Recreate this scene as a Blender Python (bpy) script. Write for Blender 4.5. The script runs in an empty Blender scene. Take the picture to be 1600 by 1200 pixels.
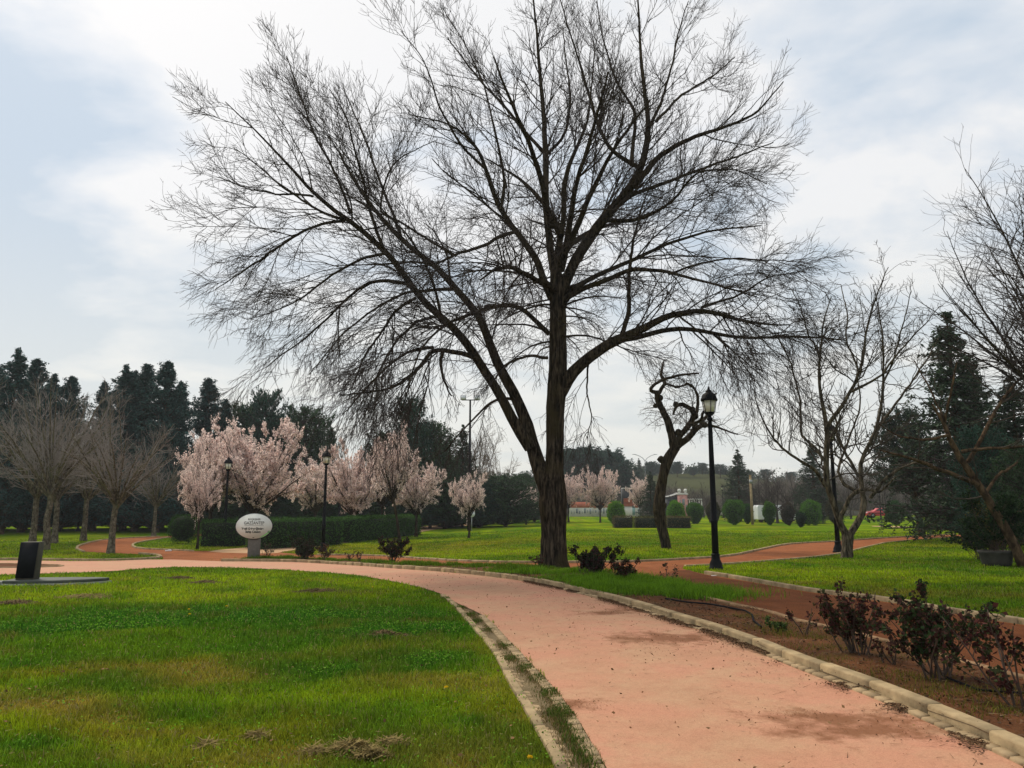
import bpy, math, random
import numpy as np
from mathutils import Vector, Matrix
from mathutils.geometry import delaunay_2d_cdt
R = math.radians
random.seed(7)
scene = bpy.context.scene
C = scene.collection

# ------------------------------------------------------------------ camera
EYE = 1.55; PITCH = R(9.32); FPX = 1200.0
cam_d = bpy.data.cameras.new('camera'); cam = bpy.data.objects.new('camera', cam_d); C.objects.link(cam)
cam.location = (0, 0, EYE); cam.rotation_euler = (R(90) + PITCH, 0, 0)
cam_d.sensor_width = 36; cam_d.lens = 36 * FPX / 1600; cam_d.clip_start = 0.1; cam_d.clip_end = 6000
scene.camera = cam

# ------------------------------------------------------------------ world, sun, exposure
SUN_EL, SUN_AZ = R(50), R(-38)          # azimuth from +Y, negative = left
w = bpy.data.worlds.new('World'); scene.world = w; w.use_nodes = True
nt = w.node_tree; N = nt.nodes; L = nt.links; N.clear()
def nd(t, **k):
    n = N.new(t)
    for a, b in k.items(): setattr(n, a, b)
    return n
def mth(op, a, b=None, c=None, clamp=False):
    n = N.new('ShaderNodeMath'); n.operation = op; n.use_clamp = clamp
    for i, v in enumerate((a, b, c)):
        if v is None: continue
        if isinstance(v, (int, float)): n.inputs[i].default_value = v
        else: L.new(v, n.inputs[i])
    return n.outputs[0]
out = nd('ShaderNodeOutputWorld')
sky = nd('ShaderNodeTexSky', sky_type='NISHITA'); sky.sun_disc = False
sky.sun_elevation = SUN_EL; sky.sun_rotation = SUN_AZ; sky.dust_density = 3.0
bg1 = nd('ShaderNodeBackground'); bg1.inputs[1].default_value = 0.09; L.new(sky.outputs[0], bg1.inputs[0])
tc = nd('ShaderNodeTexCoord'); sep = nd('ShaderNodeSeparateXYZ'); L.new(tc.outputs['Generated'], sep.inputs[0])
zz = mth('ADD', mth('MAXIMUM', sep.outputs[2], 0.0), 0.22)
cx = mth('DIVIDE', sep.outputs[0], zz); cy = mth('DIVIDE', sep.outputs[1], zz)
cmb = nd('ShaderNodeCombineXYZ'); L.new(cx, cmb.inputs[0]); L.new(cy, cmb.inputs[1])
mp = nd('ShaderNodeMapping'); mp.inputs[1].default_value = (3.1, 1.7, 0.4); mp.inputs[3].default_value = (1.0, 1.25, 1)
L.new(cmb.outputs[0], mp.inputs[0])
nz = nd('ShaderNodeTexNoise'); nz.inputs['Scale'].default_value = 2.1; nz.inputs['Detail'].default_value = 8
nz.inputs['Roughness'].default_value = 0.55; nz.inputs['Distortion'].default_value = 0.25
L.new(mp.outputs[0], nz.inputs['Vector'])
# thinner, greyer cloud towards the left and the right, bright cover in the middle
rmp = nd('ShaderNodeValToRGB'); e = rmp.color_ramp.elements
e[0].position = 0.36; e[0].color = (0.60, 0.71, 0.83, 1)
e[1].position = 0.57; e[1].color = (1.0, 1.0, 1.0, 1)
x = e.new(0.46); x.color = (0.79, 0.85, 0.92, 1)
# broad cloud banks: (azimuth, elevation, cosine radius, lighter + / greyer -)
fac = nz.outputs[0]
for px_, py_, rad, amp in [(-60, 90, 16, -.15), (60, 330, 13, -.12), (210, 60, 11, .07), (200, 490, 13, .06), (480, 150, 16, .03), (1300, 60, 12, .03), (1480, 200, 26, -.035), (800, 100, 25, .04), (350, 560, 16, -.05), (120, 190, 9, .09)]:
    a_ = (px_ - 800) / 1200; b_ = (600 - py_) / 1200; d_ = Vector((a_, math.cos(PITCH) - b_ * math.sin(PITCH), math.sin(PITCH) + b_ * math.cos(PITCH))).normalized()
    dt = nd('ShaderNodeVectorMath', operation='DOT_PRODUCT'); L.new(tc.outputs['Generated'], dt.inputs[0]); dt.inputs[1].default_value = d_
    mr = nd('ShaderNodeMapRange'); mr.interpolation_type = 'SMOOTHSTEP'; mr.inputs[1].default_value = math.cos(R(rad * 1.5)); mr.inputs[2].default_value = 1.0; mr.inputs[3].default_value = 0; mr.inputs[4].default_value = amp
    L.new(dt.outputs['Value'], mr.inputs[0]); fac = mth('ADD', fac, mr.outputs[0])
L.new(fac, rmp.inputs[0])
hz = nd('ShaderNodeMapRange'); hz.inputs[1].default_value = 0.04; hz.inputs[2].default_value = 0.42
hz.inputs[3].default_value = 0.72; hz.inputs[4].default_value = 0.0; hz.interpolation_type = 'SMOOTHSTEP'
L.new(sep.outputs[2], hz.inputs[0])
mx = nd('ShaderNodeMix', data_type='RGBA'); L.new(hz.outputs[0], mx.inputs[0])
L.new(rmp.outputs[0], mx.inputs[6]); mx.inputs[7].default_value = (0.90, 0.90, 0.83, 1)
bg2 = nd('ShaderNodeBackground'); bg2.inputs[1].default_value = 0.84; L.new(mx.outputs[2], bg2.inputs[0])
ms = nd('ShaderNodeMixShader'); ms.inputs[0].default_value = 0.9
L.new(bg1.outputs[0], ms.inputs[1]); L.new(bg2.outputs[0], ms.inputs[2]); L.new(ms.outputs[0], out.inputs[0])

sd = bpy.data.lights.new('sun', 'SUN'); sd.energy = 3.1; sd.angle = R(16); sd.color = (1.0, 0.90, 0.74)
so = bpy.data.objects.new('sun', sd); C.objects.link(so)
sv = Vector((math.sin(SUN_AZ) * math.cos(SUN_EL), math.cos(SUN_AZ) * math.cos(SUN_EL), math.sin(SUN_EL)))
so.rotation_euler = sv.to_track_quat('Z', 'Y').to_euler(); so.location = sv * 60
scene.view_settings.view_transform = 'Standard'; scene.view_settings.look = 'None'
scene.view_settings.exposure = 0.2; scene.view_settings.gamma = 1
scene.cycles.max_bounces = 6; scene.cycles.transparent_max_bounces = 8

# ------------------------------------------------------------------ terrain and pixel helpers
def sm(v, a, b):
    t = np.clip((np.asarray(v, float) - a) / (b - a), 0, 1); return t * t * (3 - 2 * t)
def height(x, y):
    x = np.asarray(x, float); y = np.asarray(y, float)
    dip = 0.40 * sm(y, 15, 31) * sm(-x, -3, 7) * (1 - 0.5 * sm(y, 50, 85))
    return -dip + 0.55 * sm(y, 88, 130)
CP, SP = math.cos(PITCH), math.sin(PITCH)
def ray(px, py):
    a = (px - 800) / FPX; b = (600 - py) / FPX
    return np.array([a, CP - b * SP, SP + b * CP])
def at(px, py, Y):                       # world point seen at a photo position, at forward distance Y
    d = ray(px, py); return np.array([0, 0, EYE]) + d * (Y / d[1])
def G(px, py, zoff=0.0):                 # ground point
    d = ray(px, py); h = 0.0
    for _ in range(25):
        t = (h + zoff - EYE) / d[2] if d[2] < -1e-4 else 200.0
        t = min(t, 220.0); h = 0.6 * h + 0.4 * float(height(d[0] * t, d[1] * t))
    return np.array([d[0] * t, d[1] * t, h + zoff])
def GX(px, Y):                           # ground point under photo column px at distance Y
    x = (px - 800) / FPX * (Y * CP - EYE * SP)
    return np.array([x, Y, float(height(x, Y))])
def H_at(py, Y, z0=0.0):
    d = ray(800, py); return EYE + d[2] * Y / d[1] - z0
def Gl(pts): return np.array([G(*p) for p in pts])

# ------------------------------------------------------------------ numpy noise
def _h(i, j, s):
    n = (i * 374761393 + j * 668265263 + s * 974711) & 0xffffffff
    n = ((n ^ (n >> 13)) * 1274126177) & 0xffffffff
    return ((n ^ (n >> 16)) & 0xffff) / 65535.0
def vn(x, y, s=0):
    x = np.asarray(x, float); y = np.asarray(y, float)
    i = np.floor(x).astype(np.int64); j = np.floor(y).astype(np.int64); u = x - i; v = y - j
    u = u * u * (3 - 2 * u); v = v * v * (3 - 2 * v)
    return (_h(i, j, s) * (1 - u) + _h(i + 1, j, s) * u) * (1 - v) + (_h(i, j + 1, s) * (1 - u) + _h(i + 1, j + 1, s) * u) * v
def fbm(x, y, s=0, o=4):
    r = 0; a = 0.5
    for k in range(o): r = r + a * vn(x * 2 ** k, y * 2 ** k, s + k); a *= 0.5
    return r / (1 - 0.5 ** o)

# ------------------------------------------------------------------ object helpers
def tag(o, label=None, cat=None, group=None, kind=None):
    if label: o['label'] = label
    if cat: o['category'] = cat
    if group: o['group'] = group
    if kind: o['kind'] = kind
    return o
def empty(name, loc, rz=0, label=None, cat=None, group=None):
    o = bpy.data.objects.new(name, None); C.objects.link(o); o.empty_display_size = 0.3
    o.location = tuple(loc); o.rotation_euler = (0, 0, rz); return tag(o, label, cat, group)
def mk(name, V, F, mat, parent=None, smooth=True, col=None):
    """V (n,3); F = array (m,k) or a list of such; col (n,3) point colours"""
    V = np.asarray(V, np.float32); 
    if not isinstance(F, list): F = [F]
    F = [np.asarray(f, np.int32) for f in F if len(f)]
    me = bpy.data.meshes.new(name)
    me.vertices.add(len(V)); me.vertices.foreach_set('co', V.ravel())
    tot = np.concatenate([np.full(len(f), f.shape[1], np.int32) for f in F])
    me.loops.add(int(tot.sum())); me.loops.foreach_set('vertex_index', np.concatenate([f.ravel() for f in F]))
    me.polygons.add(len(tot))
    me.polygons.foreach_set('loop_start', np.concatenate([[0], np.cumsum(tot)[:-1]]).astype(np.int32))
    me.polygons.foreach_set('loop_total', tot)
    if smooth: me.polygons.foreach_set('use_smooth', np.ones(len(tot), bool))
    if col is not None:
        at_ = me.color_attributes.new('Col', 'FLOAT_COLOR', 'POINT')
        c4 = np.ones((len(V), 4), np.float32); c4[:, :3] = col; at_.data.foreach_set('color', c4.ravel())
    me.update(calc_edges=True); me.validate()
    if mat: me.materials.append(mat)
    o = bpy.data.objects.new(name, me); C.objects.link(o)
    if parent: o.parent = parent
    return o
class B:                                  # small bmesh-like collector of simple solids
    def __init__(s): s.v = []; s.f = {}; s.n = 0; s.c = []
    def add(s, V, F, col=None):
        V = np.asarray(V, float); s.v.append(V)
        for f in (F if isinstance(F, list) else [F]):
            f = np.asarray(f); f = f[None] if f.ndim == 1 else f
            if len(f): s.f.setdefault(f.shape[1], []).append(f + s.n)
        s.n += len(V); s.c.append(np.tile(col if col is not None else (1, 1, 1), (len(V), 1)) if col is None or np.ndim(col) == 1 else col)
    def box(s, c, d, rz=0, M=None):
        x, y, z = [q / 2 for q in d]
        V = np.array([[i, j, k] for i in (-x, x) for j in (-y, y) for k in (-z, z)])
        if rz: ca, sa = math.cos(rz), math.sin(rz); V = np.c_[V[:, 0] * ca - V[:, 1] * sa, V[:, 0] * sa + V[:, 1] * ca, V[:, 2]]
        s.add(V + np.array(c), [[0, 1, 3, 2], [4, 6, 7, 5], [0, 4, 5, 1], [2, 3, 7, 6], [0, 2, 6, 4], [1, 5, 7, 3]])
    def prism(s, outline, z0, z1, top=1.0):
        P = np.asarray(outline, float); n = len(P); c = P.mean(0)
        V = np.r_[np.c_[P, np.full(n, z0)], np.c_[c + (P - c) * top, np.full(n, z1)]]
        i = np.arange(n); j = (i + 1) % n
        s.add(V, [np.c_[i, j, j + n, i + n], (i[::-1])[None, :], (i + n)[None, :]])
    def lathe(s, prof, n=16, c=(0, 0, 0), rot=0.0):
        P = np.array(prof, float); a = np.linspace(0, 2 * np.pi, n, endpoint=False) + rot; k = len(P)
        V = np.array([[r * math.cos(t) + c[0], r * math.sin(t) + c[1], z + c[2]] for r, z in P for t in a])
        F = []
        for q in range(k - 1):
            for i in range(n): j = (i + 1) % n; F.append([q * n + i, q * n + j, (q + 1) * n + j, (q + 1) * n + i])
        s.add(V, [np.array(F), np.arange(n)[::-1][None, :], (np.arange(n) + (k - 1) * n)[None, :]])
    def build(s, name, mat, parent=None, smooth=False, bevel=0.0, col=False):
        o = mk(name, np.concatenate(s.v), [np.concatenate(q) for q in s.f.values()], mat, parent, smooth, np.concatenate(s.c) if col else None)
        if bevel:
            m = o.modifiers.new('bevel', 'BEVEL'); m.width = bevel; m.segments = 2; m.limit_method = 'ANGLE'
        return o
def copy_tree(o, parent=None):
    c = o.copy(); C.objects.link(c)
    if parent: c.parent = parent
    for ch in [k for k in o.children]: copy_tree(ch, c)
    return c

# ------------------------------------------------------------------ materials
def material(name, build):
    m = bpy.data.materials.new(name); m.use_nodes = True; t = m.node_tree; n = t.nodes; l = t.links
    b = n['Principled BSDF']; b.inputs['Specular IOR Level'].default_value = 0.3
    build(t, n, l, b); return m
def noise(n, l, scale, detail=4, vec=None, rough=0.55):
    q = n.new('ShaderNodeTexNoise'); q.inputs['Scale'].default_value = scale; q.inputs['Detail'].default_value = detail
    q.inputs['Roughness'].default_value = rough
    if vec is not None: l.new(vec, q.inputs['Vector'])
    return q.outputs[0]
def ramp(n, l, fac, stops):
    q = n.new('ShaderNodeValToRGB'); e = q.color_ramp.elements
    e[0].position, e[0].color = stops[0][0], (*stops[0][1], 1); e[1].position, e[1].color = stops[-1][0], (*stops[-1][1], 1)
    for p, c in stops[1:-1]: k = e.new(p); k.color = (*c, 1)
    l.new(fac, q.inputs[0]); return q.outputs[0]
def mixc(n, l, fac, a, b, mode='MIX'):
    q = n.new('ShaderNodeMix'); q.data_type = 'RGBA'; q.blend_type = mode
    for i, v in ((0, fac), (6, a), (7, b)):
        if isinstance(v, (int, float)): q.inputs[i].default_value = v
        elif isinstance(v, tuple): q.inputs[i].default_value = (*v, 1)
        else: l.new(v, q.inputs[i])
    return q.outputs[2]
def bump(n, l, b, h, strength, dist=0.02):
    q = n.new('ShaderNodeBump'); q.inputs['Strength'].default_value = strength; q.inputs['Distance'].default_value = dist
    l.new(h, q.inputs['Height']); l.new(q.outputs[0], b.inputs['Normal'])
def pos(n): return n.new('ShaderNodeNewGeometry').outputs['Position']
def objc(n, l, sc=(1, 1, 1)):
    t = n.new('ShaderNodeTexCoord'); m = n.new('ShaderNodeMapping'); m.inputs[3].default_value = sc
    l.new(t.outputs['Object'], m.inputs[0]); return m.outputs[0]
def plain(name, col, rough=0.7, var=0.25, scale=8, bmp=0.2, dist=0.01, metal=0.0, sc=(1, 1, 1), spec=0.3):
    def f(t, n, l, b):
        v = objc(n, l, sc); q = noise(n, l, scale, 5, v)
        a = tuple(c * (1 - var) for c in col); c2 = tuple(min(1, c * (1 + var)) for c in col)
        l.new(ramp(n, l, q, [(0.3, a), (0.7, c2)]), b.inputs['Base Color'])
        b.inputs['Roughness'].default_value = rough; b.inputs['Metallic'].default_value = metal
        b.inputs['Specular IOR Level'].default_value = spec
        if bmp: bump(n, l, b, noise(n, l, scale * 3, 4, v), bmp, dist)
    return material(name, f)
def bark(name, dark, light, sc=(9, 9, 1.6), bmp=0.9, dist=0.05, moss=None):
    def f(t, n, l, b):
        v = objc(n, l, sc); q = noise(n, l, 1.6, 7, v, 0.65)
        c = ramp(n, l, q, [(0.40, dark), (0.53, tuple((a * 1.2 + bb * .8) / 2 for a, bb in zip(dark, light))), (0.68, light)])
        if moss:
            q2 = noise(n, l, 1.3, 5, objc(n, l)); f2 = ramp(n, l, q2, [(0.5, (0, 0, 0)), (0.68, (1, 1, 1))])
            c = mixc(n, l, f2, c, moss)
        l.new(c, b.inputs['Base Color']); b.inputs['Roughness'].default_value = 0.95; b.inputs['Specular IOR Level'].default_value = 0.0
        bump(n, l, b, q, bmp, dist)
    return material(name, f)
def leafmat(name, trans=0.35, rough=0.6, spec=0.25):
    def f(t, n, l, b):
        a = n.new('ShaderNodeAttribute'); a.attribute_name = 'Col'
        l.new(a.outputs['Color'], b.inputs['Base Color']); b.inputs['Roughness'].default_value = rough
        b.inputs['Specular IOR Level'].default_value = spec
        tr = n.new('ShaderNodeBsdfTranslucent'); l.new(a.outputs['Color'], tr.inputs[0])
        ms_ = n.new('ShaderNodeMixShader'); ms_.inputs[0].default_value = trans
        l.new(b.outputs[0], ms_.inputs[1]); l.new(tr.outputs[0], ms_.inputs[2]); l.new(ms_.outputs[0], n['Material Output'].inputs[0])
    return material(name, f)
M_leaf = leafmat('leaf', .3, .8, .04); M_needle = leafmat('needle', 0.12, 0.8, 0.1); M_petal = leafmat('petal', 0.5, 0.8, 0.02)
M_grass = leafmat('grass_blade', 0.32, 0.9, 0.03); M_vc = leafmat('litter', 0.0, 0.9, 0.1)
M_bark = bark('dark_bark', (0.010, 0.008, 0.006), (0.115, 0.088, 0.062), (11, 11, 1.5), 1.0, 0.10, moss=(0.050, 0.040, 0.020))
M_twig = plain('twig_bark', (0.060, 0.049, 0.045), 0.95, 0.3, 3, 0, spec=0)
M_bark2 = bark('grey_bark', (0.05, 0.042, 0.030), (0.23, 0.195, 0.145), (6, 6, 5.0), 0.7, 0.03, moss=(0.12, 0.12, 0.06))
M_twig2 = plain('grey_twig', (0.225, 0.200, 0.185), 0.95, 0.3, 3, 0, spec=0)
M_bark3 = bark('walnut_bark', (0.022, 0.018, 0.013), (0.20, 0.165, 0.115), (8, 8, 1.6), 1.0, 0.04)
M_twig3 = plain('walnut_twig', (0.070, 0.058, 0.048), 0.95, 0.3, 3, 0, spec=0)
M_bark4 = bark('brown_bark', (0.03, 0.020, 0.013), (0.15, 0.098, 0.058), (5, 5, 2), 0.8, 0.03)
M_iron = plain('black_iron', (0.0045, 0.005, 0.007), 0.6, 0.3, 12, 0.12, 0.004, spec=0.10)
M_kerb = plain('kerb_concrete', (0.30, 0.225, 0.130), 0.95, 0.34, 5.0, 0.8, 0.012, spec=.05)
M_kerb2 = plain('worn_kerb', (0.25, 0.155, 0.085), 0.95, 0.35, 5.0, 0.8, 0.012, spec=.05)
M_cob = plain('gutter_stone', (0.30, 0.22, 0.13), 0.95, 0.36, 4, 0.8, 0.012, spec=.05)

def ground_mat():
    def f(t, n, l, b):
        a = n.new('ShaderNodeAttribute'); a.attribute_name = 'Col'
        p = pos(n); q1 = noise(n, l, 3.5, 8, p, 0.7); q2 = noise(n, l, 38, 4, p, 0.7)
        c = mixc(n, l, ramp(n, l, q1, [(0.35, (0, 0, 0)), (0.7, (1, 1, 1))]), mixc(n, l, 1.0, a.outputs['Color'], (0.62, 0.66, 0.7), 'MULTIPLY'), mixc(n, l, 1.0, a.outputs['Color'], (1.25, 1.15, 1.1), 'MULTIPLY'))
        c = mixc(n, l, ramp(n, l, q2, [(0.42, (0, 0, 0)), (0.66, (1, 1, 1))]), c, mixc(n, l, 1.0, c, (0.55, 0.6, 0.5), 'MULTIPLY'))
        l.new(c, b.inputs['Base Color']); b.inputs['Roughness'].default_value = 0.95; b.inputs['Specular IOR Level'].default_value = 0.0
        bump(n, l, b, noise(n, l, 22, 6, p, 0.75), 0.9, 0.06)
    return material('lawn', f)
def path_mat():
    def f(t, n, l, b):
        p = pos(n); q = noise(n, l, 0.55, 6, p, 0.6)
        c = ramp(n, l, q, [(0.36, (0.32, 0.175, 0.100)), (0.5, (0.40, 0.195, 0.118)), (0.64, (0.43, 0.190, 0.124))])
        # dusty sand veil
        q2 = noise(n, l, 1.7, 7, p, 0.65)
        c = mixc(n, l, ramp(n, l, q2, [(0.44, (0, 0, 0)), (0.62, (0.75, 0.75, 0.75))]), c, (0.385, 0.25, 0.145))
        q5 = noise(n, l, 4.5, 9, p, 0.75); c = mixc(n, l, ramp(n, l, q5, [(0.50, (0, 0, 0)), (0.66, (0.55, 0.55, 0.55))]), c, (0.27, 0.13, 0.075))
        q6 = noise(n, l, 0.9, 4, p, 0.5); c = mixc(n, l, ramp(n, l, q6, [(0.50, (0, 0, 0)), (0.68, (0.5, 0.5, 0.5))]), c, (0.42, 0.17, 0.11))
        g2 = noise(n, l, 26, 6, p, 0.8); c = mixc(n, l, ramp(n, l, g2, [(0.52, (0, 0, 0)), (0.72, (0.7, 0.7, 0.7))]), c, (0.24, 0.115, 0.065))
        fine = noise(n, l, 120, 3, p); c = mixc(n, l, 0.30, c, ramp(n, l, fine, [(0.3, (0.26, 0.12, 0.065)), (0.7, (0.66, 0.36, 0.22))]))
        # washed-on red soil stains
        at_ = n.new('ShaderNodeAttribute'); at_.attribute_name = 'Col'
        q3 = noise(n, l, 2.6, 9, p, 0.72)
        mm = n.new('ShaderNodeMath'); mm.operation = 'MULTIPLY_ADD'; s3 = n.new('ShaderNodeSeparateColor'); l.new(at_.outputs['Color'], s3.inputs[0])
        l.new(s3.outputs[0], mm.inputs[0]); mm.inputs[1].default_value = 0.42; l.new(q3, mm.inputs[2])
        c = mixc(n, l, ramp(n, l, mm.outputs[0], [(0.66, (0, 0, 0)), (0.84, (0.9, 0.9, 0.9))]), c, (0.17, 0.066, 0.026))
        # small specks and hair cracks
        vo = n.new('ShaderNodeTexVoronoi'); vo.inputs['Scale'].default_value = 1.3; vo.feature = 'DISTANCE_TO_EDGE'
        q4 = n.new('ShaderNodeVectorMath'); q4.operation = 'ADD'; l.new(p, q4.inputs[0])
        nn = n.new('ShaderNodeTexNoise'); nn.inputs['Scale'].default_value = 1.5; nn.inputs['Detail'].default_value = 6; l.new(p, nn.inputs['Vector']); l.new(nn.outputs['Color'], q4.inputs[1]); l.new(q4.outputs[0], vo.inputs['Vector'])
        crack = ramp(n, l, vo.outputs['Distance'], [(0.0, (0.28, 0.28, 0.28)), (0.006, (0, 0, 0))])
        c = mixc(n, l, crack, c, (0.30, 0.15, 0.09))
        l.new(c, b.inputs['Base Color']); b.inputs['Roughness'].default_value = 0.85; b.inputs['Specular IOR Level'].default_value = 0.2
        bump(n, l, b, noise(n, l, 9, 8, p, 0.75), 0.5, 0.03)
    return material('pink_concrete', f)
def dirt_mat(name, a, b_, s=1.2, veil=None):
    def f(t, n, l, b):
        p = pos(n); q = noise(n, l, s, 8, p, 0.68)
        c = ramp(n, l, q, [(0.33, a), (0.68, b_)])
        f2 = noise(n, l, 60, 4, p, 0.7); c = mixc(n, l, 0.35, c, ramp(n, l, f2, [(0.35, tuple(v * 0.45 for v in a)), (0.7, tuple(min(1, v * 1.4) for v in b_))]))
        if veil: c = mixc(n, l, ramp(n, l, noise(n, l, 0.9, 5, p), [(0.5, (0, 0, 0)), (0.7, (0.7, 0.7, 0.7))]), c, veil)
        l.new(c, b.inputs['Base Color']); b.inputs['Roughness'].default_value = 0.95; b.inputs['Specular IOR Level'].default_value = 0.08
        bump(n, l, b, noise(n, l, 25, 7, p, 0.75), 0.8, 0.035)
    return material(name, f)
M_ground = ground_mat(); M_path = path_mat()
M_red = dirt_mat('red_earth', (0.16, 0.052, 0.018), (0.31, 0.108, 0.040))
M_red2 = dirt_mat('brown_red_earth', (0.075, 0.024, 0.008), (0.19, 0.064, 0.022))
M_tan = dirt_mat('tan_path', (0.36, 0.22, 0.12), (0.48, 0.31, 0.18))
M_soil = dirt_mat('bed_soil', (0.035, 0.014, 0.006), (0.17, 0.068, 0.027), 1.6, veil=(0.065, 0.045, 0.014))
print('materials done')

# ------------------------------------------------------------------ path outlines (photo positions put on the ground)
lawn_edge = [(-500, 925), (-150, 908), (0, 899), (160, 895), (248, 887), (340, 887), (426, 890), (543, 898), (600, 907), (662, 920), (694, 931), (716, 946), (741, 977), (769, 1006), (787, 1031), (806, 1068), (828, 1099), (850, 1137), (875, 1177), (886, 1199), (905, 1250), (930, 1340), (965, 1480), (1010, 1700)]
gut_l = [(716, 946), (756, 962), (781, 987), (800, 1009), (819, 1027), (840, 1052), (866, 1077), (881, 1099), (900, 1121), (916, 1152), (937, 1184), (944, 1196), (968, 1250), (1010, 1340), (1070, 1480), (1150, 1700)]
kerb_r = [(345, 878), (420, 878), (488, 880), (554, 884), (620, 890), (709, 896), (819, 909), (881, 922), (934, 935), (997, 952), (1057, 973), (1112, 989), (1177, 1013), (1218, 1032), (1265, 1051), (1315, 1070), (1373, 1092), (1445, 1123), (1531, 1162), (1600, 1193), (1700, 1243), (1850, 1315), (2100, 1450)]
pink_px = lawn_edge[:10] + [(694, 931)] + gut_l + [(2100, 1700)] + kerb_r[::-1] + [(250, 874), (155, 878), (0, 876), (-150, 878), (-500, 880)]
red1_px = [(345, 881), (245, 879), (257, 873), (250, 868), (167, 864), (133, 863), (119, 857), (133, 850), (167, 843), (250, 838.5), (330, 834), (330, 837), (262, 840), (213, 848), (203, 853), (213, 858), (260, 860), (320, 862), (387, 858), (440, 864), (500, 868), (579, 868), (650, 873), (720, 878), (800, 880.5), (900, 880.5), (1000, 879), (1108, 873), (1150, 869), (1189, 860), (1225, 852), (1260, 849), (1304, 847), (1387, 841), (1492, 835.5), (1600, 832), (1600, 836), (1492, 839.5), (1387, 847), (1354, 855), (1304, 867), (1260, 872), (1174, 879), (1132, 882), (1069, 885), (1063, 889), (1102, 898), (1153, 906), (1222, 918), (1291, 930), (1394, 942), (1462, 956), (1531, 967), (1600, 978), (1800, 1005), (2200, 1060), (2200, 1230), (1800, 1120), (1600, 1077), (1576, 1066), (1497, 1042), (1387, 1011), (1277, 984), (1246, 977), (1205, 963), (1139, 949), (1105, 939), (1060, 915), (1000, 903), (900, 893), (800, 890), (700, 888), (640, 885), (560, 880), (450, 874), (350, 877)]
tan_px = [(318, 863), (345, 859), (390, 855.5), (462, 848), (522, 840), (630, 825.5), (730, 816), (800, 811.5), (830, 810.5), (830, 812), (800, 813.2), (730, 820.5), (630, 835.5), (516, 852), (450, 861), (425, 866)]
bed_px = kerb_r[1:] + [(2300, 1300), (1800, 1120), (1600, 1077), (1576, 1066), (1497, 1042), (1387, 1011), (1277, 984), (1246, 977), (1205, 963), (1139, 949), (1105, 939), (1060, 915), (1000, 903), (900, 893), (800, 890), (700, 888), (640, 885), (560, 880), (450, 874.5), (400, 875), (360, 876.5)]
far_path_px = [(1362, 821.6), (1430, 823.2), (1500, 825.5), (1640, 827), (1640, 829), (1500, 827.5), (1430, 824.8), (1362, 823)]
isl_px = [(-400, 893), (-100, 890), (0, 888.5), (90, 887), (104, 884.5), (60, 882.5), (0, 881.5), (-100, 882), (-400, 885)]

def smooth_poly(P, step, closed=False, it=1):
    P = np.asarray(P, float)
    for _ in range(it):
        Q = []
        n = len(P); rng_ = range(n if closed else n - 1)
        for i in rng_:
            a, b = P[i], P[(i + 1) % n]; Q += [0.75 * a + 0.25 * b, 0.25 * a + 0.75 * b]
        if not closed: Q = [P[0]] + Q + [P[-1]]
        P = np.array(Q)
    if closed: P = np.r_[P, P[:1]]
    d = np.r_[0, np.cumsum(np.linalg.norm(np.diff(P, axis=0), axis=1))]
    k = max(2, int(d[-1] / step) + 1); s = np.linspace(0, d[-1], k)
    Q = np.c_[[np.interp(s, d, P[:, i]) for i in range(P.shape[1])]].T
    return Q[:-1] if closed else Q
def inside(P, x, y):
    r = np.zeros(len(x), bool); n = len(P); m = (x > P[:, 0].min()) & (x < P[:, 0].max()) & (y > P[:, 1].min()) & (y < P[:, 1].max())
    idx = np.nonzero(m)[0]; xs, ys = x[idx], y[idx]; q = np.zeros(len(idx), bool)
    for i in range(n):
        x1, y1 = P[i, :2]; x2, y2 = P[(i + 1) % n, :2]
        if y1 == y2: continue
        q ^= ((y1 > ys) != (y2 > ys)) & (xs < (x2 - x1) * (ys - y1) / (y2 - y1) + x1)
    r[idx] = q; return r
def sheet(name, px, mat, lift, step=0.5, grid=0.8, rough=0.0, col=None, wob=0.0):
    P = smooth_poly(Gl(px)[:, :2], step, True)
    if wob: P = P + np.c_[fbm(P[:, 0] * 2.1, P[:, 1] * 2.1, 5) - .5, fbm(P[:, 0] * 2.1, P[:, 1] * 2.1, 9) - .5] * wob
    gx, gy = np.meshgrid(np.arange(P[:, 0].min(), P[:, 0].max(), grid), np.arange(P[:, 1].min(), min(P[:, 1].max(), 60), grid))
    gx = gx.ravel(); gy = gy.ravel(); k = inside(P, gx, gy); I = np.c_[gx[k], gy[k]]
    pts = [Vector(p) for p in np.r_[P, I].tolist()]; n = len(P)
    v, e_, f_, *_ = delaunay_2d_cdt(pts, [(i, (i + 1) % n) for i in range(n)], [list(range(n))], 1, 1e-5)
    v = np.array([[q[0], q[1]] for q in v]); z = height(v[:, 0], v[:, 1]) + lift
    if rough: z = z + rough * (fbm(v[:, 0] * 2, v[:, 1] * 2, 3) - 0.4)
    V = np.c_[v, z]; F = np.array([list(q) for q in f_ if len(q) == 3])
    a = V[F[:, 1]] - V[F[:, 0]]; b = V[F[:, 2]] - V[F[:, 0]]; fl = (a[:, 0] * b[:, 1] - a[:, 1] * b[:, 0]) < 0
    F[fl] = F[fl][:, ::-1]
    c = col(V) if col else None
    return P, tag(mk(name, V, F, mat, None, True, c), kind='structure')
stain = [(1040, 1000, 0.9, 0.5), (1365, 1140, 0.9, 0.4), (1010, 955, 0.8, 0.3), (1250, 1120, 0.5, 0.2), (950, 960, .5, .25), (905, 1105, .35, .2), (1130, 985, 0.6, .3)]
stain = [(G(a, b)[:2], c, d) for a, b, c, d in stain]
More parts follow.
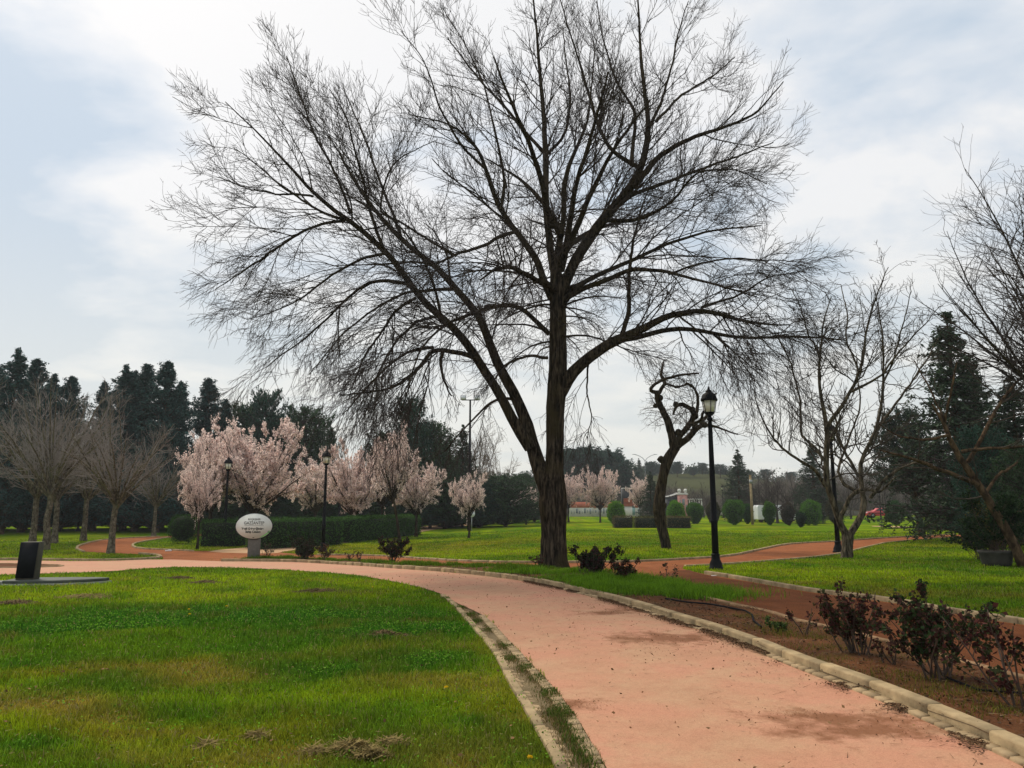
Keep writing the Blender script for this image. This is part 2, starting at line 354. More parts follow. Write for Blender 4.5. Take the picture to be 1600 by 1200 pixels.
def stain_col(V):
    s = np.zeros(len(V))
    for p, a, b in stain: s = np.maximum(s, np.exp(-(((V[:, 0] - p[0]) / a) ** 2 + ((V[:, 1] - p[1]) / b) ** 2)))
    return np.c_[s, s, s]
P_pink, o_ = sheet('path', pink_px, M_path, 0.020, grid=0.3, col=stain_col); tag(o_, 'pink concrete footpath curving away past the large bare tree', 'path')
P_red, o_ = sheet('dirt_path', red1_px, M_red, 0.010); tag(o_, 'red earth path behind the rose bed', 'path')
P_tan, o_ = sheet('gravel_path', tan_px, M_tan, 0.014); tag(o_, 'tan path running back beside the clipped hedge', 'path')
P_bed, o_ = sheet('soil', bed_px, M_soil, 0.070, grid=0.22, rough=0.09); tag(o_, 'dark soil bed between the two paths', 'soil')
P_far, o_ = sheet('far_path', far_path_px, M_tan, 0.014); tag(o_, 'thin pale path across the far lawn', 'path')
P_isl, o_ = sheet('turf_strip', isl_px, M_soil, 0.045, wob=0.1); tag(o_, 'narrow strip of turf in the path at the left', 'turf')
# darker trodden earth on the near half of the dirt path
P_brown, o_ = sheet('trodden_earth', [(1069, 889), (1102, 900), (1153, 908), (1222, 920), (1291, 932), (1394, 944), (1462, 958), (1531, 969), (1600, 980), (1800, 1007), (2200, 1062), (2200, 1228), (1800, 1118), (1600, 1075), (1497, 1040), (1387, 1009), (1277, 982), (1246, 975), (1205, 961), (1139, 947), (1105, 937), (1060, 914), (1020, 900)], M_red2, 0.016); tag(o_, 'darker trodden earth on the near end of the dirt path', 'earth')

# ------------------------------------------------------------------ lawn colours
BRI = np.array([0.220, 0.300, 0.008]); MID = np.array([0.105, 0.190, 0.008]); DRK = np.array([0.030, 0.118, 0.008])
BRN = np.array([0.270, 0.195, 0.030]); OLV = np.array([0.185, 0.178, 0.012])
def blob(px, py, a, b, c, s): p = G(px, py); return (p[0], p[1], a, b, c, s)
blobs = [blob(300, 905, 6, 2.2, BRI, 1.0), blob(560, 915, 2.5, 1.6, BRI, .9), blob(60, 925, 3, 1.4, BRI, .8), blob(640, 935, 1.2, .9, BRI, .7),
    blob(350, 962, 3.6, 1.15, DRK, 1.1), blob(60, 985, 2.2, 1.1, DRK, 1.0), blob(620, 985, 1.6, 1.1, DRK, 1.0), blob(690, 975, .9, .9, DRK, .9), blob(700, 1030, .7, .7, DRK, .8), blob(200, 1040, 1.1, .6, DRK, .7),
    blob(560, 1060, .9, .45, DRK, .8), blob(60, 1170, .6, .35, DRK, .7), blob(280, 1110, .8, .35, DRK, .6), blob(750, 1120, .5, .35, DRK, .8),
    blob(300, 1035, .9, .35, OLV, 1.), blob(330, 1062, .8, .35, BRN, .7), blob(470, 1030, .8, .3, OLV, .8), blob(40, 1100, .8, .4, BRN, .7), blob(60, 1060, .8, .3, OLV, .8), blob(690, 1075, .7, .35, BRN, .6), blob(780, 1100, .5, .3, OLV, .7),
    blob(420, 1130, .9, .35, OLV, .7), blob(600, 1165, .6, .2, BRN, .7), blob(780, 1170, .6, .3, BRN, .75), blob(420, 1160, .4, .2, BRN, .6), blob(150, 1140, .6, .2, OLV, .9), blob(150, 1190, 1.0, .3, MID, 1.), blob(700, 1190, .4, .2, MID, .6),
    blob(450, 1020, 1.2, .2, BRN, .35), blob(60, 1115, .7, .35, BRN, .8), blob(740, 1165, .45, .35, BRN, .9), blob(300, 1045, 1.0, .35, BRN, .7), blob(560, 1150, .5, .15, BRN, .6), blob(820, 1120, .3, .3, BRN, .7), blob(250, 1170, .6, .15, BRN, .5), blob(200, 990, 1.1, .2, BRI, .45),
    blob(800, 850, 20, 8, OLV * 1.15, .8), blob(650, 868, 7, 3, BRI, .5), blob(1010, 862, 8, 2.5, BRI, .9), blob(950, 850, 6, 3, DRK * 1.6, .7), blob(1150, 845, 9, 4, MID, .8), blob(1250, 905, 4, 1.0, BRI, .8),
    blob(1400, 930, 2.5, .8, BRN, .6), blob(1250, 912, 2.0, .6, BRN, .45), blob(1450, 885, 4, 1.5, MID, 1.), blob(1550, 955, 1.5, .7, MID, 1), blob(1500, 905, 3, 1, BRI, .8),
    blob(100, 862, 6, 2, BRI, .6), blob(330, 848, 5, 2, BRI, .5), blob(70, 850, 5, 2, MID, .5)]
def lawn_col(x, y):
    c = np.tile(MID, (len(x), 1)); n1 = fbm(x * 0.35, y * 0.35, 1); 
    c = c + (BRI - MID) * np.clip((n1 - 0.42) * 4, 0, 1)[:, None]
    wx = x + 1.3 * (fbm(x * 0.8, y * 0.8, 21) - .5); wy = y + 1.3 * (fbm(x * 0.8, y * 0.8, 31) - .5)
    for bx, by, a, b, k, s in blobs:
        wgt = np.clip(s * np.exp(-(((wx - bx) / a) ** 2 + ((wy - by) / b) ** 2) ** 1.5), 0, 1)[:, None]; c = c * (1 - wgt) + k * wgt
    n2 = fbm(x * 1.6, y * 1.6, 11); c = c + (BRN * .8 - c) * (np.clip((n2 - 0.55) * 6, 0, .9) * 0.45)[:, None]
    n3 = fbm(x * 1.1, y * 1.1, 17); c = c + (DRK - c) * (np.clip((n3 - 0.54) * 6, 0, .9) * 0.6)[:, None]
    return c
def axis(a, b, st, far, g=1.13):
    v = list(np.arange(a, b + 1e-6, st)); s = st
    while v[-1] < far: s *= g; v.append(v[-1] + s)
    s = st
    while v[0] > -far: s *= g; v.insert(0, v[0] - s)
    return np.array(v)
xs = axis(-16, 18, 0.25, 1800); ys = axis(2, 40, 0.25, 2500); ys = ys[ys > -60]
gx, gy = np.meshgrid(xs, ys); nx, ny = len(xs), len(ys)
gxr, gyr = gx.ravel(), gy.ravel(); V = np.c_[gxr, gyr, height(gxr, gyr)]
i, j = np.meshgrid(np.arange(nx - 1), np.arange(ny - 1)); q = (j * nx + i).ravel()
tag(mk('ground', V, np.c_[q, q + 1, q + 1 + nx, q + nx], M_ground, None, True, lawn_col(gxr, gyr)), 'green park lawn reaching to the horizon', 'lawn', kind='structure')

# ------------------------------------------------------------------ kerbs and gutters
def kerb(name, px, wd, ht, stone, side=1, label='', mat=None, zb=0.0, jit=0.003):
    P = smooth_poly(Gl(px)[:, :2], 0.12); rng = np.random.default_rng(len(px) * 7 + int(wd * 100)); b = B()
    d = np.r_[0, np.cumsum(np.linalg.norm(np.diff(P, axis=0), axis=1))]; s = 0
    while s < d[-1] - 0.2:
        ln = stone * rng.uniform(.85, 1.1); e_ = min(s + ln, d[-1]); k = 4
        ss = np.linspace(s + 0.006, e_ - 0.006, k); cxy = np.c_[np.interp(ss, d, P[:, 0]), np.interp(ss, d, P[:, 1])]
        tn = np.gradient(cxy, axis=0); tn /= np.linalg.norm(tn, axis=1)[:, None] + 1e-9; nr = np.c_[tn[:, 1], -tn[:, 0]] * side
        dz = rng.normal(0, jit); dx = rng.normal(0, jit)
        r = min(0.018, wd * .2, ht * .25)
        prof = [(0, -0.05), (0, ht - r), (r * .3, ht - r * .3), (r, ht), (wd - r, ht), (wd - r * .3, ht - r * .3), (wd, ht - r), (wd, -0.05)]
        V = []
        for c_, n_ in zip(cxy, nr):
            z0 = float(height(c_[0], c_[1]))
            for o_, z_ in prof: V.append([c_[0] + n_[0] * (o_ + dx), c_[1] + n_[1] * (o_ + dx), z0 + zb + z_ + dz])
        m = len(prof); F = [[a * m + p, a * m + p + 1, (a + 1) * m + p + 1, (a + 1) * m + p] for a in range(k - 1) for p in range(m - 1)]
        b.add(V, [np.array(F), np.arange(m)[None, ::-1], (np.arange(m) + (k - 1) * m)[None, :]]); s = e_
    return tag(b.build(name, mat or M_kerb), label, 'kerb', kind='structure')
def cobbles(name, P, rows, cw, cl, z, tilt, side, seed, label, col):
    rng = np.random.default_rng(seed); b = B(); d = np.r_[0, np.cumsum(np.linalg.norm(np.diff(P, axis=0), axis=1))]
    for r in range(rows):
        s = rng.uniform(0, cl)
        while s < d[-1] - cl:
            ln = cl * rng.uniform(.75, 1.25); m = s + ln / 2; a = np.array([np.interp(m - .1, d, P[:, 0]), np.interp(m - .1, d, P[:, 1])]); c = np.array([np.interp(m + .1, d, P[:, 0]), np.interp(m + .1, d, P[:, 1])])
            t = (c - a) / (np.linalg.norm(c - a) + 1e-9); n_ = np.array([t[1], -t[0]]) * side; o = (r + .5) * cw
            ce = (a + c) / 2 + n_ * o; zc = float(height(*ce)) + z + tilt * o + rng.normal(0, .004)
            h = .05; x, y = ln / 2 - .004, cw / 2 - .003; e = .86
            V = []
            for zz_, f_ in ((-h, 1), (h * .05, 1), (h * .30, e)):
                for sx, sy in ((-1, -1), (1, -1), (1, 1), (-1, 1)):
                    q = ce + t * sx * (x - (1 - f_) * .04) * rng.uniform(.93, 1.02) + n_ * sy * y * (f_ + (1 - f_) * .3); V.append([q[0], q[1], zc + zz_ + tilt * sy * y])
            F = [[4 * l + i, 4 * l + (i + 1) % 4, 4 * l + 4 + (i + 1) % 4, 4 * l + 4 + i] for l in (0, 1) for i in range(4)] + [[8, 9, 10, 11]]
            b.add(V, np.array(F)); s += ln
    return tag(b.build(name, M_cob, smooth=False), label, 'gutter', kind='structure')
kerb('kerb', kerb_r, 0.13, 0.115, 0.75, -1, 'concrete kerb along the far side of the pink path')
kerb('kerb', lawn_edge[10:], 0.075, 0.028, 1.0, 1, 'flat concrete edging between near lawn and gutter')
kerb('kerb', [(1100, 898), (1153, 906), (1222, 919), (1291, 930), (1394, 942), (1462, 956), (1531, 967), (1600, 978), (1800, 1005), (2200, 1060)], 0.12, 0.09, 0.95, -1, 'pale kerb between dirt path and right lawn')
kerb('kerb', [(1105, 940), (1139, 949), (1205, 963), (1246, 977), (1277, 984), (1387, 1011), (1497, 1042), (1576, 1066), (1800, 1120), (2100, 1200)], 0.10, 0.10, 0.95, 1, 'worn kerb between rose bed and dirt path', mat=M_kerb2)
kerb('kerb', [(495, 868), (579, 868), (650, 873), (720, 878), (800, 880.5), (900, 880.5), (1000, 879), (1108, 873), (1150, 869), (1189, 860), (1225, 852), (1260, 849), (1304, 847), (1387, 841), (1492, 835.5)], 0.12, 0.07, 0.95, -1, 'kerb along the middle lawn behind the large tree')
kerb('kerb', [(1069, 885), (1132, 882), (1174, 879), (1260, 872), (1304, 867), (1354, 855), (1387, 847), (1492, 839.5)], 0.10, 0.05, 0.95, 1, 'low edging of the right lawn below the lamp')
kerb('kerb', [(-300, 880), (-100, 877), (0, 875), (80, 876), (155, 877), (225, 875), (255, 872.5), (250, 868), (220, 866)], 0.13, 0.09, 0.9, -1, 'kerb of the lawn under the left bare trees')
kerb('kerb', [(133, 863), (119, 857), (133, 850), (167, 843), (250, 838.5)], 0.12, 0.08, 0.9, -1, 'pale curved kerb around the red path bend')
kerb('kerb', [(262, 840), (213, 848), (203, 853), (213, 858), (260, 860), (300, 862)], 0.12, 0.08, 0.9, -1, 'curved kerb of the lawn before the clipped hedge')
kerb('kerb', [(390, 855.5), (462, 848), (522, 840), (630, 825.5), (730, 816)], 0.10, 0.04, 0.9, -1, 'thin edging of the tan path by the hedge')
kerb('kerb', [(-100, 882), (0, 881.5), (60, 882.5), (104, 884.5), (90, 887), (0, 888.5), (-100, 890)], 0.10, 0.05, 0.7, 1, 'stone edging of the turf strip at the left')
Pk = smooth_poly(Gl(kerb_r[7:])[:, :2], 0.1)
cobbles('gutter', Pk, 1, 0.085, 0.15, 0.034, -0.08, 1, 4, 'row of worn gutter stones along the kerb', None)
gm = Gl([(p[0], p[1]) for p in gut_l]); 
Pl = smooth_poly(Gl(lawn_edge[11:])[:, :2], 0.1); Pg = smooth_poly(gm[1:, :2], 0.1)
cobbles('gutter', Pl, 2, 0.11, 0.085, -0.004, -0.12, -1, 6, 'sloping stones beside the flat lawn edging', None)
cobbles('gutter', Pg, 1, 0.10, 0.12, 0.012, -0.06, 1, 8, 'row of rounded stones beside the pink concrete', None)
P_gut = np.r_[Pl, Pg[::-1]]
b = B(); k = 60
pa = smooth_poly(Gl(lawn_edge[10:])[:, :2], 0.1); ia = np.linspace(0, len(pa) - 1, k).astype(int); ib = np.linspace(0, len(Pg) - 1, k).astype(int)
tag(mk('gutter_bed', np.r_[[[*pa[q_], float(height(*pa[q_])) + .006] for q_ in ia], [[*Pg[q_], float(height(*Pg[q_])) + .006] for q_ in ib]], np.array([[a, a + 1, a + 1 + k, a + k] for a in range(k - 1)]), dirt_mat('gutter_dirt', (0.10, 0.075, 0.04), (0.24, 0.18, 0.10), 3)), 'dirt in the gutter beside the near lawn', 'gutter', kind='structure')
print('ground done')

# ------------------------------------------------------------------ grass
def blades(x, y, z, hgt, wid, lean, col, rng):
    n = len(x); a = rng.uniform(0, 2 * np.pi, n); ld = rng.uniform(0, 2 * np.pi, n)
    dx, dy = np.cos(a) * wid / 2, np.sin(a) * wid / 2; lx, ly = np.cos(ld) * lean * hgt, np.sin(ld) * lean * hgt
    P0 = np.c_[x - dx, y - dy, z]; P1 = np.c_[x + dx, y + dy, z]
    P2 = np.c_[x + dx * .8 + lx * .35, y + dy * .8 + ly * .35, z + hgt * .6]; P3 = np.c_[x - dx * .8 + lx * .35, y - dy * .8 + ly * .35, z + hgt * .6]
    P4 = np.c_[x + lx, y + ly, z + hgt * np.sqrt(np.maximum(1 - lean ** 2 * .4, .3))]
    V = np.stack([P0, P1, P2, P3, P4], 1).reshape(-1, 3); i = np.arange(n) * 5
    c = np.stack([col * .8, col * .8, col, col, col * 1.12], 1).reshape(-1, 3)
    return V, [np.c_[i, i + 1, i + 2, i + 3], np.c_[i + 3, i + 2, i + 4]], c
rng = np.random.default_rng(3)
N0 = 620000; dmin, dmax = 4.2, 62.0
d = dmin * (dmax / dmin) ** rng.uniform(0, 1, N0); th = rng.uniform(R(-44), R(44), N0)
x = d * np.sin(th); y = d * np.cos(th)
jx = 0.06 * (fbm(x * 3, y * 3, 41) - .5) * 2
P_red_in = P_red
ok = ~(inside(P_pink, x + jx, y + jx) | inside(P_red, x + jx, y + jx) | inside(P_tan, x + jx, y) | inside(P_bed, x, y) | inside(P_gut, x, y) | inside(P_far, x, y))
x, y, d = x[ok], y[ok], d[ok]
# keep the flat edging clear of blades
def dist_poly(P, x, y):
    m = np.full(len(x), 1e9)
    for a, b_ in zip(P[:-1], P[1:]):
        ab = b_ - a; t = np.clip(((x - a[0]) * ab[0] + (y - a[1]) * ab[1]) / (ab @ ab + 1e-9), 0, 1); m = np.minimum(m, np.hypot(x - a[0] - t * ab[0], y - a[1] - t * ab[1]))
    return m
near = d < 16; dd = np.full(len(x), 9.0); dd[near] = dist_poly(smooth_poly(Gl(lawn_edge[10:])[:, :2], 0.5), x[near], y[near]); keep = (dd > 0.078 + 0.03 * rng.uniform(0, 1, len(x)))
x, y, d = x[keep], y[keep], d[keep]; n = len(x)
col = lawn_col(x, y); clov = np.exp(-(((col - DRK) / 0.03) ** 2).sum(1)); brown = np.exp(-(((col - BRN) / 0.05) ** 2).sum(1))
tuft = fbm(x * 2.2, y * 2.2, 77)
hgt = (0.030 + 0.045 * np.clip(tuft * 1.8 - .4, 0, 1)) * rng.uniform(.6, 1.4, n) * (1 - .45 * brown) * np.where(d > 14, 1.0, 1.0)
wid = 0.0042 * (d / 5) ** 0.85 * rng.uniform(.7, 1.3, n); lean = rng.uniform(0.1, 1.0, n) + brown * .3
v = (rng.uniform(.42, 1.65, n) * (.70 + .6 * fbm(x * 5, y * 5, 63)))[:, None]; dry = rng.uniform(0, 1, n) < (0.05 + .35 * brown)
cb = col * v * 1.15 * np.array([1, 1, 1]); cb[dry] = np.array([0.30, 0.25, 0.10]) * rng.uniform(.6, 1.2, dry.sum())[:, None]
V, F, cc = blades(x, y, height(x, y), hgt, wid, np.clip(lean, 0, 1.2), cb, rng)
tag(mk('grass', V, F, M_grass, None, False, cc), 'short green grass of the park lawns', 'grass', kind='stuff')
# clover leaves in the dark turf and everywhere thinly
def leafcards(P, size, rng, flat=0.0, aspect=0.6, up=None):
    n = len(P); a = rng.normal(size=(n, 3)); 
    a[:, 2] *= (1 - flat); a /= np.linalg.norm(a, axis=1)[:, None] + 1e-9
    b_ = rng.normal(size=(n, 3)); b_[:, 2] *= (1 - flat); b_ -= (b_ * a).sum(1)[:, None] * a; b_ /= np.linalg.norm(b_, axis=1)[:, None] + 1e-9
    s = np.asarray(size)[:, None] if np.ndim(size) else np.full((n, 1), size); nrm = np.cross(a, b_)
    V = np.stack([P - a * s / 2, P + b_ * s * aspect / 2 + nrm * s * .08, P + a * s / 2, P - b_ * s * aspect / 2 + nrm * s * .08], 1).reshape(-1, 3)
    i = np.arange(n) * 4; return V, np.c_[i, i + 1, i + 2, i + 3]
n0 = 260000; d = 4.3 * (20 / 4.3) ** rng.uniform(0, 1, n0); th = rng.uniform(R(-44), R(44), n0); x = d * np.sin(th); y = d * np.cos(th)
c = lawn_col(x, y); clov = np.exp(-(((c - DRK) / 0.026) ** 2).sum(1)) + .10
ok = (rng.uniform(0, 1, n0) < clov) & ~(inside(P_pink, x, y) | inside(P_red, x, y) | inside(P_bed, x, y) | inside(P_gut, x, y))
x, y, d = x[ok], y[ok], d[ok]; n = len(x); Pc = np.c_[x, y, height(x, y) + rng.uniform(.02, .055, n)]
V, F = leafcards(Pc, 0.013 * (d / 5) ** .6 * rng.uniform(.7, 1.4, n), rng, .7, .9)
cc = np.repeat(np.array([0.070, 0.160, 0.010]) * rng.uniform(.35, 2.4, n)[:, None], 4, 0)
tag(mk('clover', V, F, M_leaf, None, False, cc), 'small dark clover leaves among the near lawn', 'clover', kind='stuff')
# taller bright grass in the bed beside the trunk, on kerb lines and in the gutter
def patch(pxlist, dens, h0, colr, w0=.010, onbed=True):
    X = []
    for px, py, a, b_ in pxlist:
        p = G(px, py); m = int(dens * a * b_ * 3); X.append(np.c_[p[0] + rng.normal(0, a * .5, m), p[1] + rng.normal(0, b_ * .5, m), rng.uniform(.5, 1.3, m)])
    X = np.concatenate(X); x, y = X[:, 0], X[:, 1]; k = ~inside(P_pink, x, y - .03); x, y, hh = x[k], y[k], X[k, 2]; hh = hh * (.35 + 1.3 * vn(x * 3.1, y * 3.1, 12)); n = len(x)
    z = height(x, y) + (np.where(inside(P_bed, x, y), .07, 0) if onbed else 0.01)
    cb = np.array(colr) * rng.uniform(.55, 1.5, n)[:, None]
    return blades(x, y, z, hh * h0, np.full(n, w0), rng.uniform(.1, 1, n), cb, rng)
def multi(name, parts, mat, label, cat, kind='stuff'):
    Vs, Fs, cs, o = [], {}, [], 0
    for V, F, c in parts:
        Vs.append(V); cs.append(c)
        for f in (F if isinstance(F, list) else [F]): Fs.setdefault(f.shape[1], []).append(f + o)
        o += len(V)
    return tag(mk(name, np.concatenate(Vs), [np.concatenate(f) for f in Fs.values()], mat, None, False, np.concatenate(cs)), label, cat, kind=kind)
multi('bed_grass', [patch([(1000, 925, 1.6, .8), (1050, 932, 1.3, .6), (940, 912, 1.3, .7), (1085, 938, .7, .5), (870, 900, 1.5, .4), (960, 930, .8, .4)], 2600, .13, (0.110, 0.220, 0.012)),
    patch([(600, 884, 1.2, .3), (645, 886, .8, .3), (700, 887, 1.2, .25), (740, 888, 1.2, .25), (780, 890, 1.2, .3), (480, 876, 2.0, .3), (420, 876, 1.2, .3), (560, 880, 1, .3), (820, 895, 1., .3)], 1800, .11, (0.09, 0.16, 0.010), .014),
    patch([(1200, 990, .45, .3), (1235, 1000, .5, .3), (1270, 1010, .4, .25), (1160, 975, .4, .2), (1300, 1025, .5, .3), (1350, 1045, .7, .25), (1500, 1100, .9, .3), (1420, 1070, .6, .3), (1580, 1130, .6, .3)], 800, .05, (0.12, 0.115, 0.020), .006)], M_grass, 'bright tufty grass growing in the planted bed', 'grass')
wl = [(*p, .10, .25) for p in [(735, 962), (745, 972), (765, 985), (790, 1010), (800, 1030), (822, 1045), (845, 1062), (862, 1085), (880, 1105), (870, 1120), (890, 1140), (905, 1165), (918, 1190), (720, 950), (895, 1115), (850, 1045), (770, 978), (700, 937)]]
multi('gutter_weeds', [patch(wl, 3000, .035, (0.06, 0.10, 0.015), .006, False), patch([(a, b_, .14, .4) for a, b_, *_ in wl], 3600, .022, (0.16, 0.12, 0.045), .005, False)], M_grass, 'weeds and dry grass growing in the gutter stones', 'weeds')
# dry hay heaps on the near lawn
hay = []
for px, py, a, m in [(548, 1176, .15, 800), (580, 1186, .11, 350), (325, 1172, .10, 160), (400, 1158, .09, 130), (490, 1182, .10, 160), (610, 1168, .12, 160), (130, 935, .5, 500), (20, 945, .3, 300), (320, 912, .3, 400), (280, 905, .4, 400), (500, 926, .5, 600), (600, 995, .25, 450), (25, 944, .3, 300)]:
    p = G(px, py); n = m; x = p[0] + rng.normal(0, a * .5, n); y = p[1] + rng.normal(0, a * .22, n); r_ = np.exp(-(((x - p[0]) / a) ** 2 * 2))
    z = height(x, y) + rng.uniform(0, 1, n) * .045 * r_ + .02; L_ = rng.uniform(.04, .14, n); an = rng.uniform(0, np.pi, n); el = rng.normal(0, .3, n)
    dv = np.c_[np.cos(an) * L_ / 2, np.sin(an) * L_ / 2, el * L_ / 2]; sd_ = np.c_[-np.sin(an), np.cos(an), np.full(n, .6)] * (.0022 if py > 1000 else .004)
    c0 = np.c_[x, y, z]; V = np.stack([c0 - dv - sd_, c0 + dv - sd_, c0 + dv + sd_, c0 - dv + sd_], 1).reshape(-1, 3); i = np.arange(n) * 4
    cl = np.repeat((np.array([0.27, 0.20, 0.075]) if py > 1100 or py < 950 and px == 130 else np.array([.16, .11, .05])) * rng.uniform(.35, 1.2, n)[:, None], 4, 0); hay.append((V, np.c_[i, i + 1, i + 2, i + 3], cl))
multi('hay', hay, M_vc, 'heaps of dry mown straw lying on the near lawn', 'hay')
# litter: crumbs and leaves on the pink path, the gutter and the bed
lit = []
n = 26000; t = rng.uniform(0, 1, n)
Q = smooth_poly(Gl(kerb_r[6:])[:, :2], 0.05); off = np.abs(rng.normal(0, .10, n)) + .0
tg = np.gradient(Q, axis=0); tg /= np.linalg.norm(tg, axis=1)[:, None]; nr = np.c_[tg[:, 1], -tg[:, 0]]; ft_ = t * (len(Q) - 1); pt = np.c_[np.interp(ft_, np.arange(len(Q)), Q[:, 0]), np.interp(ft_, np.arange(len(Q)), Q[:, 1])] + nr[ft_.astype(int)] * (off + .015)[:, None]; ps = fbm(pt[:, 0] * 2.4, pt[:, 1] * 2.4, 55) > .45; pt = pt[ps]; n = len(pt)
lit.append((np.c_[pt, height(pt[:, 0], pt[:, 1]) + np.where(inside(P_pink, pt[:, 0], pt[:, 1]), .045, .05)], rng.uniform(.008, .034, n), (.10, .055, .028)))
n = 14000; pt = np.c_[rng.uniform(-3, 7, n), rng.uniform(4.5, 17, n)]; dd = dist_poly(smooth_poly(Gl(kerb_r[6:])[:, :2], 0.4), pt[:, 0], pt[:, 1])
k = inside(P_pink, pt[:, 0], pt[:, 1]) & (rng.uniform(0, 1, n) < np.exp(-dd * .9) * 1.3 + .06) & (fbm(pt[:, 0] * 1.3, pt[:, 1] * 1.3, 66) > .40); pt = pt[k]; n = len(pt)
lit.append((np.c_[pt, height(pt[:, 0], pt[:, 1]) + .027], rng.uniform(.005, .026, n), (.12, .055, .026)))
for p_, a_, b_ in stain:
    n = 260; pt = np.c_[rng.normal(p_[0], a_ * .45, n), rng.normal(p_[1], b_ * .5, n)]; k = inside(P_pink, pt[:, 0], pt[:, 1]); pt = pt[k]; n = len(pt)
    lit.append((np.c_[pt, height(pt[:, 0], pt[:, 1]) + .026], rng.uniform(.005, .015, n), (.17, .07, .03)))
n = 60000; pt = np.c_[rng.uniform(-1, 12, n), rng.uniform(4, 19, n)]; k = inside(P_bed, pt[:, 0], pt[:, 1]) & (fbm(pt[:, 0] * 1.5, pt[:, 1] * 1.5, 88) > .36); pt = pt[k]; n = len(pt)
lit.append((np.c_[pt, height(pt[:, 0], pt[:, 1]) + .085 + .09 * (fbm(pt[:, 0] * 2, pt[:, 1] * 2, 3) - .4)], rng.uniform(.012, .05, n), (.07, .040, .022)))
parts = []
for P_, s_, c_ in lit:
    V, F = leafcards(P_, s_, rng, .8, .5); parts.append((V, F, np.repeat(np.array(c_) * rng.uniform(.3, 1.7, len(P_))[:, None], 4, 0)))
def slivers(x, y, z, L0, L1, wd_, colr):
    n = len(x); an = rng.uniform(0, np.pi, n); L_ = rng.uniform(L0, L1, n); dv = np.c_[np.cos(an) * L_ / 2, np.sin(an) * L_ / 2, rng.normal(0, .05, n) * L_]; sd_ = np.c_[-np.sin(an), np.cos(an), np.full(n, .25)] * wd_; c0 = np.c_[x, y, z]
    V = np.stack([c0 - dv - sd_, c0 + dv - sd_ * .4, c0 + dv + sd_ * .4, c0 - dv + sd_], 1).reshape(-1, 3); i = np.arange(n) * 4; return V, np.c_[i, i + 1, i + 2, i + 3], np.repeat(np.array(colr) * rng.uniform(.4, 1.8, n)[:, None], 4, 0)
n = 3600; pt = np.c_[rng.uniform(-3, 8, n), rng.uniform(4.5, 18, n)]; k = inside(P_pink, pt[:, 0], pt[:, 1]) & (fbm(pt[:, 0] * 1.1, pt[:, 1] * 1.1, 91) > .47); pt = pt[k]
parts.append(slivers(pt[:, 0], pt[:, 1], height(pt[:, 0], pt[:, 1]) + .027, .02, .11, .0022, (.10, .055, .03)))
n = 9000; pt = np.c_[rng.uniform(-1, 12, n), rng.uniform(4, 19, n)]; k = inside(P_bed, pt[:, 0], pt[:, 1]); pt = pt[k]; parts.append(slivers(pt[:, 0], pt[:, 1], height(pt[:, 0], pt[:, 1]) + .10, .03, .12, .003, (.13, .09, .05)))
n = 2600; pt = np.c_[rng.uniform(-7, 3, n), rng.uniform(4.3, 18, n)]; k = ~inside(P_pink, pt[:, 0], pt[:, 1]); pt = pt[k]; parts.append(slivers(pt[:, 0], pt[:, 1], height(pt[:, 0], pt[:, 1]) + .05, .015, .05, .0022, (.20, .16, .07)))
n = 1500; pt = np.c_[rng.uniform(-8, 3, n), rng.uniform(4.3, 20, n)]; V, F = leafcards(np.c_[pt, height(pt[:, 0], pt[:, 1]) + .05], rng.uniform(.012, .04, n), rng, .6, .6); parts.append((V, F, np.repeat(np.array([[.14, .08, .035]]) * rng.uniform(.5, 1.8, n)[:, None], 4, 0)))
multi('leaf_litter', parts, M_vc, 'dry leaf crumbs scattered over path edge and bed', 'leaf litter')
print('grass done')

# ------------------------------------------------------------------ branches, vectorised
def norm(a): return a / (np.linalg.norm(a, axis=-1, keepdims=True) + 1e-12)
def tubes(P, Rr, sides):
    """P (N,K,3), Rr (N,K) -> verts, quads"""
    Nn, K, _ = P.shape; T = norm(np.gradient(P, axis=1)); ov = norm(P[:, -1] - P[:, 0])
    ref = np.where(np.abs(ov[:, 2:3]) < .9, np.array([[0, 0, 1.]]), np.array([[1., 0, 0]])); ref = norm(np.cross(ov, ref))[:, None, :]
    U = norm(ref - (ref * T).sum(-1, keepdims=True) * T); W = np.cross(T, U); a = np.linspace(0, 2 * np.pi, sides, endpoint=False)
    V = P[:, :, None, :] + Rr[:, :, None, None] * (np.cos(a)[None, None, :, None] * U[:, :, None, :] + np.sin(a)[None, None, :, None] * W[:, :, None, :])
    n_, k_, s_ = np.meshgrid(np.arange(Nn), np.arange(K - 1), np.arange(sides), indexing='ij'); b0 = n_ * K * sides + k_ * sides; s2 = (s_ + 1) % sides
    F = np.stack([b0 + s_, b0 + s2, b0 + sides + s2, b0 + sides + s_], -1).reshape(-1, 4)
    return V.reshape(-1, 3), F
